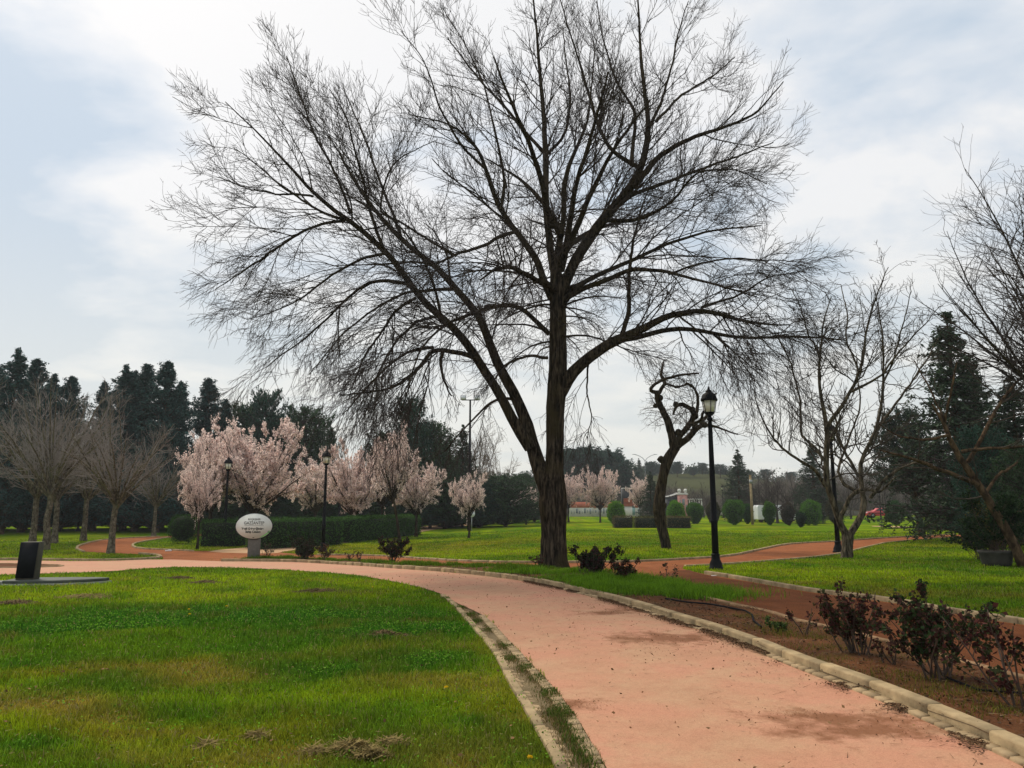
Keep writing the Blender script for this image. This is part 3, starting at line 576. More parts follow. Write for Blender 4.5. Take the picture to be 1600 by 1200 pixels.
def grow(P, Rr, rng, per_m, length, ang=(35, 65), K=5, trop=(0, 0, 0), wig=.12, t0=.12, rf=.55, rmin=.004, taper=.35, cap=None, nmin=0, tropf=None, rl=None):
    seg = np.linalg.norm(np.diff(P, axis=1), axis=2); Ls = seg.sum(1); lam = Ls * per_m * (1 - t0)
    m = rng.poisson(lam) + nmin; idx = np.repeat(np.arange(len(P)), m); n = len(idx)
    if cap and n > cap: idx = rng.permutation(idx)[:cap]; n = cap
    t = t0 + (1 - t0) * rng.uniform(0, 1, n) ** .9; Kp = P.shape[1]; f = t * (Kp - 1); i = np.minimum(f.astype(int), Kp - 2); u = (f - i)[:, None]
    st = P[idx, i] * (1 - u) + P[idx, i + 1] * u; tan = norm(P[idx, i + 1] - P[idx, i]); r0 = Rr[idx, i] * (1 - u[:, 0]) + Rr[idx, i + 1] * u[:, 0]
    a = norm(np.cross(tan, norm(rng.normal(size=(n, 3))))); th = np.radians(rng.uniform(ang[0], ang[1], n))[:, None]
    dr = tan * np.cos(th) + a * np.sin(th)
    ln = length * rng.uniform(.55, 1.25, n) * (1.2 - .72 * t) * np.clip(Ls[idx] / np.median(Ls), .5, 1.5) if np.ndim(length) == 0 else length
    step = (ln / (K - 1))[:, None]; Q = [st]; cur = st; D = dr; tr = np.asarray(trop, float)
    for k in range(K - 1):
        tv = tropf(cur) if tropf else tr
        D = norm(D + tv / (K - 1) * 2 + rng.normal(size=(n, 3)) * wig); cur = cur + D * step; Q.append(cur)
    Q = np.stack(Q, 1); rs = np.maximum(np.minimum(r0 * rf, (rl or .012) * ln ** .9 + rmin), rmin)
    RR = rs[:, None] * (1 - (1 - taper) * np.linspace(0, 1, K)[None, :]); RR = np.maximum(RR, rmin * .6)
    return Q, RR
def cat_mesh(sets):
    Vs, Fs, o = [], [], 0
    for V, F in sets: Vs.append(V); Fs.append(F + o); o += len(V)
    return np.concatenate(Vs), np.concatenate(Fs)
def poly3(pts, K, rng, wob=.0):
    P = np.asarray([p[:3] for p in pts], float); r = np.array([p[3] for p in pts], float)
    d = np.r_[0, np.cumsum(np.linalg.norm(np.diff(P, axis=0), axis=1))]; s = np.linspace(0, d[-1], K)
    # Catmull-like smoothing: interpolate, then average
    Q = np.c_[[np.interp(s, d, P[:, i]) for i in range(3)]].T
    for _ in range(2): Q[1:-1] = .25 * Q[:-2] + .5 * Q[1:-1] + .25 * Q[2:]
    if wob: Q[1:] += np.cumsum(rng.normal(size=(K - 1, 3)), axis=0) * wob
    return Q, np.interp(s, d, r)
def traced(Y0, limbs, K, rng, wob=.0, rs=1.0):
    """limbs: ([(px,py,r_px)...], depth0, depth1)"""
    Ps, Rs = [], []
    for pts, d0, d1 in limbs:
        n = len(pts); q = []
        for k, (a, b_, r) in enumerate(pts):
            t = k / (n - 1); Y = Y0 + d0 + (d1 - d0) * t ** 1.2; p = at(a, b_, Y); q.append((*p, r * rs * Y / FPX))
        P, r = poly3(q, K, rng, wob); Ps.append(P); Rs.append(r)
    return np.array(Ps), np.array(Rs)
def trunk_mesh(P, r, sides, flute=.06, seed=0, root=0.0):
    V, F = tubes(P[None], r[None], sides); K = len(P); V = V.reshape(K, sides, 3)
    a = np.arange(sides) / sides * 2 * np.pi; kk = np.arange(K)[:, None]
    fl = 1 + flute * (np.sin(a * 5 + kk * .12) * .5 + np.sin(a * 11 + 1 + kk * .25) * .35 + (vn(a[None, :] * 3 + kk * .0, kk * .6 + 0 * a[None, :], seed) - .5) * 1.4)
    if root: fl = fl * (1 + root * np.exp(-kk * .45) * (1 + .6 * np.sin(a * 4 + .7)))
    V = P[:, None, :] + (V - P[:, None, :]) * fl[:, :, None]; return V.reshape(-1, 3), F
def put_origin(objs, root, loc):
    """mesh vertices are in world space: make them relative to the root at the tree's base"""
    for o in objs:
        n = len(o.data.vertices); a = np.empty(n * 3, np.float32); o.data.vertices.foreach_get('co', a)
        a = (a.reshape(-1, 3) - np.array(loc, np.float32)).ravel(); o.data.vertices.foreach_set('co', a); o.data.update(); o.parent = root

# ---- the large bare tree
rng = np.random.default_rng(12)
TY = 20.8
trunk_pts = [(866, 899, 26), (866, 890, 21.5), (866, 870, 19.5), (866, 840, 19), (865, 812, 19.5), (864, 785, 21), (864, 755, 18), (866, 730, 14), (867, 680, 13.5), (867, 640, 14), (871, 600, 15.5), (872, 570, 14), (872, 522, 13.5), (872, 480, 13), (871, 452, 12.5), (869, 425, 9), (868, 400, 6)]
limbs = [
 ([(858, 775, 13), (849, 748, 12.5), (840, 725, 12), (832, 705, 11.5), (827, 686, 10), (826, 659, 9.5), (808, 620, 8.5), (781, 581, 8), (767, 550, 7), (757, 500, 6.2), (743, 477, 6), (707, 450, 5.5), (693, 420, 5), (653, 397, 4.5), (627, 372, 4), (583, 330, 3.2), (550, 280, 2.4), (527, 233, 1.6)], 0, 1.6),
 ([(829, 700, 10), (811, 674, 9), (796, 650, 8), (787, 620, 7.5), (769, 596, 7), (751, 575, 7), (745, 560, 7), (723, 523, 6.5), (700, 500, 6), (667, 480, 5.5), (637, 443, 5), (630, 423, 5), (600, 391, 4.6), (553, 348, 4), (490, 307, 3), (450, 257, 2.2), (415, 222, 1.6), (380, 186, 1.1), (350, 158, .7)], 0, -2.2),
 ([(547, 333, 2.6), (527, 277, 2.2), (483, 193, 1.6), (466, 140, 1.1), (447, 90, .7)], -1.5, -1.0),
 ([(540, 345, 2.6), (483, 357, 2.2), (430, 388, 1.9), (383, 423, 1.4), (360, 440, 1.0), (335, 455, .6)], -1.7, -2.5),
 ([(637, 443, 3.2), (610, 440, 3), (583, 441, 2.6), (547, 463, 2.2), (500, 510, 1.7), (450, 550, 1.2), (417, 577, .7)], -1.3, -2.8),
 ([(747, 562, 4.2), (733, 553, 4), (700, 547, 3.6), (677, 543, 3.4), (653, 575, 2.8), (620, 603, 2.1), (575, 610, 1.5), (533, 612, .9)], -.6, -2.2),
 ([(677, 543, 2.8), (640, 548, 2.2), (600, 575, 1.8), (560, 615, 1.2), (530, 650, .8)], -1.2, -3.0),
 ([(650, 465, 2.6), (625, 478, 2.4), (600, 512, 2), (567, 557, 1.5), (547, 623, .8)], -1.2, -.2),
 ([(690, 492, 2.4), (655, 500, 2.2), (625, 530, 1.8), (590, 580, 1.3), (575, 640, .7)], -.9, 1.0),
 ([(605, 396, 2.6), (570, 400, 2.3), (520, 430, 1.9), (470, 470, 1.4), (420, 490, .8), (385, 500, .6)], -1.5, -.2),
 ([(707, 452, 3), (670, 452, 2.6), (630, 455, 2.2), (580, 480, 1.7), (530, 520, 1.2), (480, 580, .7)], .7, 2.5),
 ([(713, 400, 2.6), (660, 365, 2.0), (623, 340, 1.8), (592, 333, 1.8), (600, 283, 1.5), (607, 263, 1.3), (627, 240, .9), (680, 215, .6)], -.8, -1.6),
 ([(600, 391, 3), (575, 320, 2.4), (560, 260, 1.8), (545, 190, 1.2), (515, 140, .7)], -1.4, -3.2),
 ([(627, 372, 2.8), (600, 300, 2.2), (570, 220, 1.5), (540, 150, .9)], 1.2, 2.6),
 ([(553, 348, 2.6), (500, 330, 2.1), (440, 290, 1.5), (395, 250, 1.0), (360, 225, .6)], -1.7, -3.6),
 ([(490, 307, 2), (430, 300, 1.5), (385, 292, 1), (345, 275, .6)], -2, -3),
 ([(871, 470, 9), (886, 436, 9), (906, 395, 8.8), (934, 355, 8.6), (960, 320, 8), (985, 296, 7.5), (1002, 262, 6), (1013, 213, 4.8), (1011, 172, 3.8), (1000, 113, 3), (997, 52, 2), (992, -15, 1.2)], 0, -1.0),
 ([(990, 292, 5.5), (1030, 243, 4.4), (1078, 217, 3.4), (1130, 203, 2.6), (1181, 182, 1.7), (1222, 131, .8)], -.6, -2.2),
 ([(999, 262, 4), (960, 240, 3.4), (945, 222, 3), (923, 155, 2.4), (906, 103, 1.8), (885, 34, 1.2), (870, -20, .8)], -.6, -2.0),
 ([(987, 258, 3.6), (989, 206, 3), (992, 172, 2.4), (961, 120, 1.8), (940, 60, 1.2), (930, 0, .8)], -.5, 1.0),
 ([(1013, 200, 3), (1035, 160, 2.4), (1050, 110, 1.8), (1065, 50, 1.2), (1080, 0, .7)], -.8, .8),
 ([(1025, 190, 2.6), (1060, 150, 2.1), (1110, 120, 1.5), (1150, 85, .8)], -.6, 1.4),
 ([(870, 450, 7), (863, 415, 6.4), (855, 371, 6), (851, 309, 5.6), (851, 241, 4.8), (848, 172, 3.6), (841, 103, 2.8), (837, 52, 2), (828, -15, 1.2)], 0, .8),
 ([(850, 238, 3.2), (817, 199, 2.7), (782, 155, 2.1), (748, 120, 1.6), (700, 58, .9)], .4, 1.8),
 ([(850, 245, 3), (880, 215, 2.4), (892, 160, 1.8), (885, 100, 1.2), (880, 40, .8)], .4, 2.4),
 ([(871, 400, 5), (882, 335, 4.4), (879, 285, 4.4), (889, 254, 3.4), (913, 192, 2.2), (920, 140, 1.5), (925, 80, .9)], 1.0, 2.5),
 ([(862, 466, 7), (848, 439, 6.4), (837, 402, 5.8), (813, 371, 5.2), (782, 330, 4.4), (762, 275, 3.6), (752, 234, 2.8), (725, 205, 2), (700, 190, 1.4), (640, 178, .8)], 0, -2.2),
 ([(782, 328, 3), (790, 280, 2.4), (770, 200, 1.8), (755, 130, 1.3), (720, 60, .8), (690, 10, .6)], -1.0, .2),
 ([(760, 265, 2.6), (720, 230, 2.1), (680, 160, 1.5), (655, 90, .9), (620, 50, .6)], -1.2, -2.8),
 ([(805, 362, 3.2), (775, 372, 3), (752, 388, 2.7), (713, 402, 2.4), (680, 420, 1.6), (640, 425, 1)], -.7, -1.8),
 ([(858, 522, 4.2), (834, 498, 3.8), (807, 477, 3.6), (769, 477, 3.2), (721, 494, 2.6), (690, 510, 2), (655, 545, 1.4), (640, 600, .8)], -.3, -2.6),
 ([(856, 559, 2.6), (827, 554, 2.3), (803, 560, 2), (782, 573, 1.5), (765, 600, .9)], -.2, -.8),
 ([(872, 622, 10), (879, 604, 11), (889, 588, 10), (906, 568, 9), (935, 545, 8.5), (965, 529, 8), (1002, 513, 6.2), (1044, 489, 5), (1095, 481, 4), (1147, 495, 2.8), (1200, 505, 1.6), (1235, 503, 1.0)], 0, -1.2),
 ([(960, 531, 4.6), (996, 530, 4.2), (1030, 518, 4), (1078, 515, 3.4), (1130, 528, 2.8), (1181, 532, 2.3), (1247, 529, 1.6), (1320, 535, 1.0)], -.2, 1.2),
 ([(970, 527, 4), (982, 501, 3.8), (982, 436, 3), (985, 395, 2.4), (1000, 330, 1.6), (1020, 280, .9)], -.2, 1.6),
 ([(880, 468, 5), (905, 455, 4.4), (941, 443, 4), (989, 422, 3.4), (1044, 429, 2.6), (1113, 450, 1.8), (1180, 470, 1)], -.1, -2.4),
 ([(883, 455, 4.6), (930, 430, 4), (992, 402, 3.2), (1050, 375, 2.5), (1113, 357, 1.7), (1190, 350, .9)], .1, 2.2),
 ([(950, 335, 4), (985, 306, 3.4), (1044, 282, 2.8), (1106, 258, 2.1), (1160, 240, 1.4), (1209, 218, .8)], -.4, 2.2),
 ([(941, 345, 3.4), (1000, 345, 2.8), (1050, 320, 2.2), (1090, 270, 1.6), (1150, 265, 1.0), (1200, 290, .7)], -.3, -2.5),
 ([(1044, 429, 2), (1090, 410, 1.6), (1150, 400, 1.2), (1230, 405, .7)], -1.2, -2.4),
 ([(1095, 481, 2.2), (1150, 460, 1.6), (1200, 430, 1.1), (1250, 425, .7)], -.8, -2), 
 ([(917, 562, 1.8), (918, 590, 1.5), (917, 611, 1.3), (926, 650, .9), (920, 688, .6)], 0, -.3),
 ([(693, 545, 3), (690, 575, 2.4), (700, 605, 1.6), (706, 618, 1.0)], -.8, -1),
 ([(1050, 487, 1.8), (1080, 510, 1.5), (1120, 550, 1.0), (1150, 580, .7)], -.6, -1.8),
]
P1, R1 = traced(TY, limbs, 26, rng, .010)
# limbs reaching towards and away from the viewer, from the upper trunk and the fork
ex = []
for az, el, ln, z0 in [(-80, 40, 5.5, 8.2), (-110, 30, 5.0, 9.5), (-60, 30, 5.0, 8.4), (80, 35, 5.5, 8.4), (110, 45, 5.2, 9.2), (60, 30, 5.0, 8.8), (-95, 15, 4.6, 7.6), (95, 18, 4.6, 7.8) ]:
    p = at(872, 480, TY); p = np.array([p[0] + rng.normal(0, .1), TY, z0]); dv = np.array([math.cos(R(az)) * math.cos(R(el)), math.sin(R(az)) * math.cos(R(el)), math.sin(R(el))]); q = []
    for k in range(7): q.append((*p, .10 * (1 - k / 7.5))); dv = norm(dv + rng.normal(size=3) * .13 + np.array([0, 0, .03 * (1 if el > 25 else -1.2)])); p = p + dv * ln / 6
    ex.append(poly3(q, 26, rng, .008))
P1 = np.concatenate([P1, np.array([e_[0] for e_ in ex])]); R1 = np.concatenate([R1, np.array([e_[1] for e_ in ex])])
tb = at(872, 480, TY)
def trop_main(p):
    r = p - np.array([tb[0], TY, 6.5]); hor = r.copy(); hor[:, 2] = 0; rr = np.linalg.norm(hor, axis=1, keepdims=True); hor = hor / (rr + 1)
    up = (p[:, 2:3] - 8.8) / 6.0; v = np.zeros_like(p); v += hor * .11
    v[:, 2:3] += np.clip(up * .46, -.40, .36); return v
main_len = np.linalg.norm(np.diff(P1, axis=1), axis=2).sum(1)
sel = np.ones(len(P1), bool)
low_ = P1[:, 13, 2] < 10.2
def droop(p): v = trop_main(p) * np.array([2.2, 1.0, 1.0]); v[:, 2] -= .03; return v * .22
PX, RX = grow(P1[low_], R1[low_], rng, .62, 2.7, (30, 62), 26, wig=.035, t0=.22, rf=.42, rmin=.012, taper=.3, tropf=lambda p: droop(p) * 12, rl=.012)
print('boughs', len(PX)); 
tq = at(872, 480, TY); zt_ = np.linspace(5.6, 9.6, 26); PT = np.c_[np.full(26, tq[0]), np.full(26, TY), zt_][None]
PW, RW = grow(PT, np.full((1, 26), .16), rng, 8.5, 2.3, (50, 88), 26, wig=.045, t0=.0, rf=.22, rmin=.010, taper=.3, tropf=lambda p: droop(p) * 10 - np.array([0, 0, .10]), rl=.012)
P1 = np.concatenate([P1, PX, PW]); R1 = np.concatenate([R1, RX, RW]); sel = np.ones(len(P1), bool)
P2, R2 = grow(P1[sel], R1[sel], rng, 4.0, 1.6, (22, 55), 8, wig=.13, t0=.20, rf=.42, rmin=.0075, taper=.3, tropf=trop_main, rl=.0075)
kp = rng.uniform(0, 1, len(P2)) > .42 * sm(P2[:, 0, 2], 10.5, 12.5); P2, R2 = P2[kp], R2[kp]
P3, R3 = grow(P2, R2, rng, 6.4, .85, (22, 55), 6, wig=.14, t0=.10, rf=.62, rmin=.0058, taper=.45, tropf=trop_main, rl=.008)
P4, R4 = grow(P3, R3, rng, 4.8, .36, (28, 60), 4, wig=.14, t0=.15, rf=.7, rmin=.0048, taper=.6, tropf=lambda p: trop_main(p) * 1.2, cap=165000)
print('main tree', len(P1), len(P2), len(P3), len(P4))
tp = [(*at(a, b_, TY), r * TY / FPX) for a, b_, r in trunk_pts]; Pt, rt = poly3(tp, 70, rng, 0)
base = G(866, 890); root = empty('bare_tree', base, 0, 'large spreading bare tree with forked dark trunk beside the pink path', 'tree')
Vt, Ft = trunk_mesh(Pt, rt, 48, .07, 3, .28)
V1, F1 = tubes(P1, R1, 10)
V, F = cat_mesh([(Vt, Ft), (V1, F1)]); o1 = mk('trunk', V, F, M_bark)
V, F = cat_mesh([tubes(P2, R2, 5), tubes(P3, R3, 3), tubes(P4, R4, 3)]); o2 = mk('crown', V, F, M_twig, smooth=True)
put_origin([o1, o2], root, base)

# ---- generic bare tree prototypes in local space
def bare_proto(name, h, spread, fork, r0, nl, seed, mats, d2=3.0, d3=4.0, d4=4.0, up=.35, lean=(0, 0), len2=1.3, multi_=1, rmin=.006, wig=.12, elev=(30, 70), lf=.45, rl=.010, dome=None):
    rng = np.random.default_rng(seed); q = []; z = 0
    for k in range(5): t = k / 4; q.append((lean[0] * t * fork + rng.normal(0, .03), lean[1] * t * fork, fork * t, r0 * (1.25 if k == 0 else 1 - .25 * t)))
    Pt, rt = poly3(q, 24, rng); top = Pt[-1]; ls = []
    for k in range(nl):
        if dome is not None:
            for _ in range(30):
                v_ = rng.normal(size=3); v_ /= np.linalg.norm(v_)
                if v_[2] > dome: break
            az_ = k * 2.39996 + rng.normal(0, .25); hz_ = math.hypot(v_[0], v_[1]); tgt = np.array([spread * math.cos(az_) * hz_, spread * math.sin(az_) * hz_, fork + (h - fork) * (.42 + .58 * v_[2])]) * np.array([1, 1, 1]) + np.array([lean[0] * fork, lean[1] * fork, 0])
            tgt = top + (tgt - top) * rng.uniform(.72, .95); p0 = top - np.array([0, 0, rng.uniform(0, fork * .15)]); dd_ = np.linalg.norm(tgt - p0); c1 = p0 * .45 + tgt * .55 + np.array([0, 0, .10 * dd_ * (1 - v_[2])]) + rng.normal(size=3) * .06 * dd_
            qq = [(*((1 - t) ** 2 * p0 + 2 * t * (1 - t) * c1 + t * t * tgt), r0 * lf * (1 - t * .85)) for t in np.linspace(0, 1, 8)]; ls.append(poly3(qq, 14, rng, .012)); continue
        az = 2 * np.pi * (k / nl) + rng.uniform(-.4, .4); el = R(rng.uniform(*elev)); dv = np.array([math.cos(az) * math.cos(el), math.sin(az) * math.cos(el), math.sin(el)])
        ln = math.hypot(spread * math.cos(el), (h - fork) * math.sin(el)) * rng.uniform(.85, 1.1); p = top + np.array([0, 0, -rng.uniform(0, fork * .18)]); qq = []
        for j in range(8): qq.append((*p, r0 * lf * (1 - j / 8.4))); dv = norm(dv + rng.normal(size=3) * wig + np.array([0, 0, up * .12])); p = p + dv * ln / 7
        ls.append(poly3(qq, 14, rng, .006))
    A = np.array([e_[0] for e_ in ls]); Ar = np.array([e_[1] for e_ in ls])
    B2, Br = grow(A, Ar, rng, d2, len2, (25, 55), 6, (0, 0, up * .5), wig, .15, .6, rmin * 1.4, .4, rl=rl)
    B3, Br3 = grow(B2, Br, rng, d3, len2 * .5, (25, 55), 5, (0, 0, up * .5), wig, .1, .65, rmin, .5, rl=.01)
    sets = [tubes(B2, Br, 4), tubes(B3, Br3, 3)]
    if d4: B4, Br4 = grow(B3, Br3, rng, d4, len2 * .28, (25, 55), 3, (0, 0, up * .5), wig, .1, .8, rmin * .8, .6); sets.append(tubes(B4, Br4, 3))
    root = empty(name, (0, 0, 0)); V, F = cat_mesh([trunk_mesh(Pt, rt, 16, .05, seed, .1), tubes(A, Ar, 7)])
    mk('trunk', V, F, mats[0], root); V, F = cat_mesh(sets); mk('crown', V, F, mats[1], root)
    return root, (B3, Br3), (A, B2)
USED = {}
def dims(proto):
    if proto.name not in DIM:
        v = np.concatenate([np.array([c_ for q_ in ch.data.vertices for c_ in q_.co]).reshape(-1, 3)[::7] for ch in proto.children]); DIM[proto.name] = (np.percentile(v[:, 2], 99.8), np.percentile(np.hypot(v[:, 0], v[:, 1]), 98.5))
    return DIM[proto.name]
DIM = {}
def fit(proto, px, Y, top, wpx, rz, label, cat, group=None, loc=None):
    h, r = dims(proto); p = GX(px, Y) if loc is None else loc; sz = H_at(top, p[1], p[2]) / h; s = wpx / 2 * p[1] / FPX / r
    return place(proto, px, Y, s, rz, label, cat, group, loc=p, sz=sz)
def place(proto, px, Y, scale, rz, label, cat='tree', group=None, loc=None, sz=None):
    o = proto if not USED.get(proto.name) else copy_tree(proto); USED[proto.name] = True
    p = GX(px, Y) if loc is None else loc; o.location = tuple(p); o.rotation_euler = (0, 0, rz); s = scale; o.scale = (s, s, sz or s)
    for k in ('label', 'category', 'group'):
        if k in o: del o[k]
    return tag(o, label, cat, group)

# left bare park trees
bt1, *_ = bare_proto('bare_tree', 6.6, 3.4, 2.0, .155, 24, 21, (M_bark2, M_twig2), 3.0, 3.6, 2.4, .25, rmin=.0062, lf=.36, len2=1.1, rl=.008, dome=-.15)
bt2, *_ = bare_proto('bare_tree', 6.8, 3.2, 1.9, .15, 26, 22, (M_bark2, M_twig2), 3.0, 3.6, 2.4, .3, rmin=.0062, lf=.36, len2=1.1, rl=.008, dome=-.15)
def by(px, py): return G(px, py)
gl = 'pale barked bare trees on the left lawn'
fit(bt1, 0, 0, 588, 200, .3, 'pale bare tree with thick mottled trunk, second trunk from left edge', 'tree', gl, by(70, 859))
fit(bt2, 0, 0, 605, 200, 1.1, 'pale bare tree standing alone in front of the red path bend', 'tree', gl, by(174, 865))
fit(bt1, 0, 0, 600, 190, 2.3, 'slim pale bare tree nearest the left edge, above the black stone', 'tree', gl, by(50, 855))
fit(bt2, 0, 0, 610, 180, 4.0, 'pale bare tree just right of the thick mottled trunk', 'tree', gl, by(83, 849))
fit(bt1, 0, 0, 640, 160, 5.0, 'pale bare tree behind the thin lamp post at left', 'tree', gl, by(130, 845))
fit(bt2, 0, 0, 668, 120, 2.0, 'farthest pale bare tree, left of the clipped round hedge', 'tree', gl, by(240, 838))
fit(bt1, 0, 0, 590, 190, 3.6, 'pale bare tree whose crown reaches in past the left edge', 'tree', gl, by(-70, 850))

# pruned tree with knotty stubs
rng = np.random.default_rng(31); PY = 31.6
tr = [(1042, 861, 10), (1042, 857, 9), (1038, 838, 8.5), (1033, 820, 9), (1030, 800, 11), (1030, 785, 10), (1032, 764, 9), (1037, 740, 8), (1041, 722, 10), (1050, 706, 9), (1057, 698, 8)]
lm = [([(1054, 702, 7.5), (1051, 680, 6.5), (1046, 656, 5.8), (1036, 638, 5), (1030, 623, 5), (1030, 612, 4.6)], 0, -.3),
 ([(1030, 613, 3.4), (1019, 613, 3.2), (1014, 609, 3), (1018, 602, 2.6), (1034, 593, 2.4), (1066, 584, 2), (1093, 582, 1.4)], -.3, -.8),
 ([(1030, 614, 3.2), (1040, 602, 2.8), (1041, 594, 2.6), (1033, 587, 2.4), (1036, 575, 2), (1038, 561, 1)], -.3, .2),
 ([(1040, 600, 2), (1060, 606, 1.7), (1075, 600, 1.4), (1090, 610, 1)], -.3, -1),
 ([(1057, 698, 6), (1066, 690, 5.5), (1075, 688, 5), (1087, 671, 4.6), (1102, 664, 3.2), (1120, 668, 1.8), (1150, 680, 1)], 0, .8),
 ([(1057, 694, 5), (1062, 680, 4.6), (1078, 665, 4.4), (1087, 648, 4.2), (1084, 640, 3.6), (1072, 634, 3.4), (1062, 630, 3.2), (1054, 636, 2.4), (1051, 647, 1.6)], 0, -.8),
 ([(1087, 648, 3), (1091, 632, 2.6), (1090, 618, 2.2), (1082, 605, 1.7), (1070, 600, 1.2)], -.5, -1.2),
 ([(1095, 662, 3), (1105, 648, 2.4), (1108, 630, 1.8), (1118, 612, 1.2)], .4, 1.3),
 ([(1080, 662, 3), (1095, 655, 2.4), (1098, 640, 2), (1112, 640, 1.2)], -.4, -1.6)]
A, Ar = traced(PY, lm, 20, rng, .012); b2, r2 = grow(A, Ar, rng, 5.5, 1.0, (30, 80), 6, (0, 0, -.08), .2, .1, .35, .007, .4, rl=.008)
b3, r3 = grow(b2, r2, rng, 7, .55, (30, 70), 5, (0, 0, -.1), .2, .1, .7, .0055, .5); b4, r4 = grow(b3, r3, rng, 4, .25, (30, 70), 3, (0, 0, 0), .2, .1, .8, .0048, .6)
q = [(*at(a, b_, PY), r * PY / FPX) for a, b_, r in tr]; Pt, rt = poly3(q, 40, rng)
knobs = []
base = G(1042, 858); root = empty('pollarded_tree', base, 0, 'knotty hard-pruned tree with curled stubs left of the nearest lamp', 'tree')
V, F = cat_mesh([trunk_mesh(Pt, rt * .85, 24, .10, 9, .05), tubes(A, Ar, 9)]); o1 = mk('trunk', V, F, M_bark)
kb = []
for a, b_, r in [(1030, 622, 6), (1024, 634, 4), (1033, 718, 6), (1086, 650, 6), (1101, 664, 5), (1056, 632, 5), (1026, 800, 5.5), (1037, 790, 5), (1026, 812, 4), (1060, 676, 6), (1087, 668, 6), (1082, 640, 5)]:
    p = at(a, b_, PY - .1); s = r * PY / FPX; n_ = 10; V_ = []; th = np.linspace(0, np.pi, 7)
    kb_ = B(); kb.append(kb_); kb_.lathe([(max(.002, s * math.sin(t) * rng.uniform(.8, 1.15)), -s * math.cos(t)) for t in th], n_, tuple(p))
o3 = [q_.build('burl', M_bark, smooth=True) for q_ in kb]
V, F = cat_mesh([tubes(b2, r2, 4), tubes(b3, r3, 3), tubes(b4, r4, 3)]); o2 = mk('crown', V, F, M_twig3); put_origin([o1, o2] + o3, root, base)

# walnut-like bare tree on the right lawn
rng = np.random.default_rng(41); WY = float(G(1323, 872)[1])
tr = [(1323, 875, 10), (1323, 871, 8.5), (1324, 855, 8), (1325, 840, 8.5), (1324, 832, 8)]
lm = [([(1324, 838, 7), (1312, 820, 6), (1302, 785, 5), (1289, 752, 5.2), (1289, 708, 5), (1292, 670, 4.4), (1283, 630, 3.4), (1279, 599, 2.8), (1283, 557, 2.2), (1287, 500, 1.5), (1300, 460, .8)], 0, -.6),
 ([(1326, 838, 6.5), (1344, 816, 6), (1358, 793, 5.6), (1350, 775, 4.6), (1342, 753, 4), (1340, 724, 3.8), (1357, 697, 3.4), (1371, 668, 3), (1379, 607, 2.4), (1383, 545, 1.8), (1375, 490, 1.2), (1367, 441, .7)], 0, .8),
 ([(1292, 668, 3.8), (1312, 641, 3.6), (1330, 612, 3), (1342, 580, 2.6), (1350, 524, 2), (1360, 475, 1.3), (1385, 420, .7)], -.4, -1.2),
 ([(1290, 760, 3.4), (1270, 735, 3), (1248, 722, 2.6), (1221, 707, 2.2), (1200, 687, 1.8), (1175, 640, 1.2), (1165, 600, .7)], -.3, -1.5),
 ([(1288, 720, 3), (1270, 695, 2.6), (1246, 680, 2.2), (1250, 620, 1.8), (1235, 560, 1.4), (1215, 520, .9)], -.3, 1.3),
 ([(1360, 778, 3.4), (1383, 749, 2.8), (1412, 732, 2.2), (1440, 722, 1.2)], .4, -1.0),
 ([(1330, 612, 2.6), (1355, 600, 2.3), (1379, 587, 2), (1417, 537, 1.5), (1450, 503, .9), (1470, 480, .6)], -.8, -1.8),
 ([(1370, 672, 2.8), (1395, 640, 2.3), (1415, 610, 1.9), (1445, 565, 1.3), (1465, 530, .7)], .6, 1.8),
 ([(1342, 745, 3), (1325, 710, 2.6), (1312, 680, 2.2), (1310, 655, 1.8), (1295, 630, 1)], .5, 1.8),
 ([(1342, 770, 3.6), (1318, 760, 3.2), (1306, 735, 2.4), (1325, 690, 1.9), (1345, 640, 1.5), (1338, 560, 1.0)], .4, 2.2),
 ([(1310, 815, 4), (1325, 780, 3.6), (1345, 762, 3), (1380, 770, 2), (1400, 745, 1.2)], 0, -1.6),
 ([(1283, 560, 2), (1262, 520, 1.6), (1255, 480, 1.1), (1240, 450, .7)], -.6, -2), ([(1379, 600, 2), (1400, 560, 1.6), (1410, 500, 1.2), (1420, 450, .7)], .6, -.5),
 ([(1342, 580, 2), (1320, 530, 1.6), (1325, 480, 1.2), (1315, 440, .7)], -.9, .5)]
A, Ar = traced(WY, lm, 22, rng, .016, .85); b2, r2 = grow(A, Ar, rng, 4.0, 1.35, (30, 60), 7, (0, 0, .22), .19, .2, .5, .009, .45, rl=.011)
b3, r3 = grow(b2, r2, rng, 4.4, .6, (30, 60), 5, (0, 0, .2), .22, .15, .7, .007, .6, rl=.010); b4, r4 = grow(b3, r3, rng, 3.4, .22, (35, 65), 3, (0, 0, .1), .2, .2, .9, .0068, .8)
q = [(*at(a, b_, WY), r * WY / FPX) for a, b_, r in tr]; Pt, rt = poly3(q, 24, rng); base = G(1323, 872)
root = empty('bare_tree', base, 0, 'low forked bare tree with ribbed pale trunk in front of right lamp', 'tree')
V, F = cat_mesh([trunk_mesh(Pt, rt, 28, .12, 2, .12), tubes(A, Ar, 9)]); o1 = mk('trunk', V, F, M_bark3)
V, F = cat_mesh([tubes(b2, r2, 4), tubes(b3, r3, 3), tubes(b4, r4, 3)]); o2 = mk('crown', V, F, M_twig3); put_origin([o1, o2], root, base)

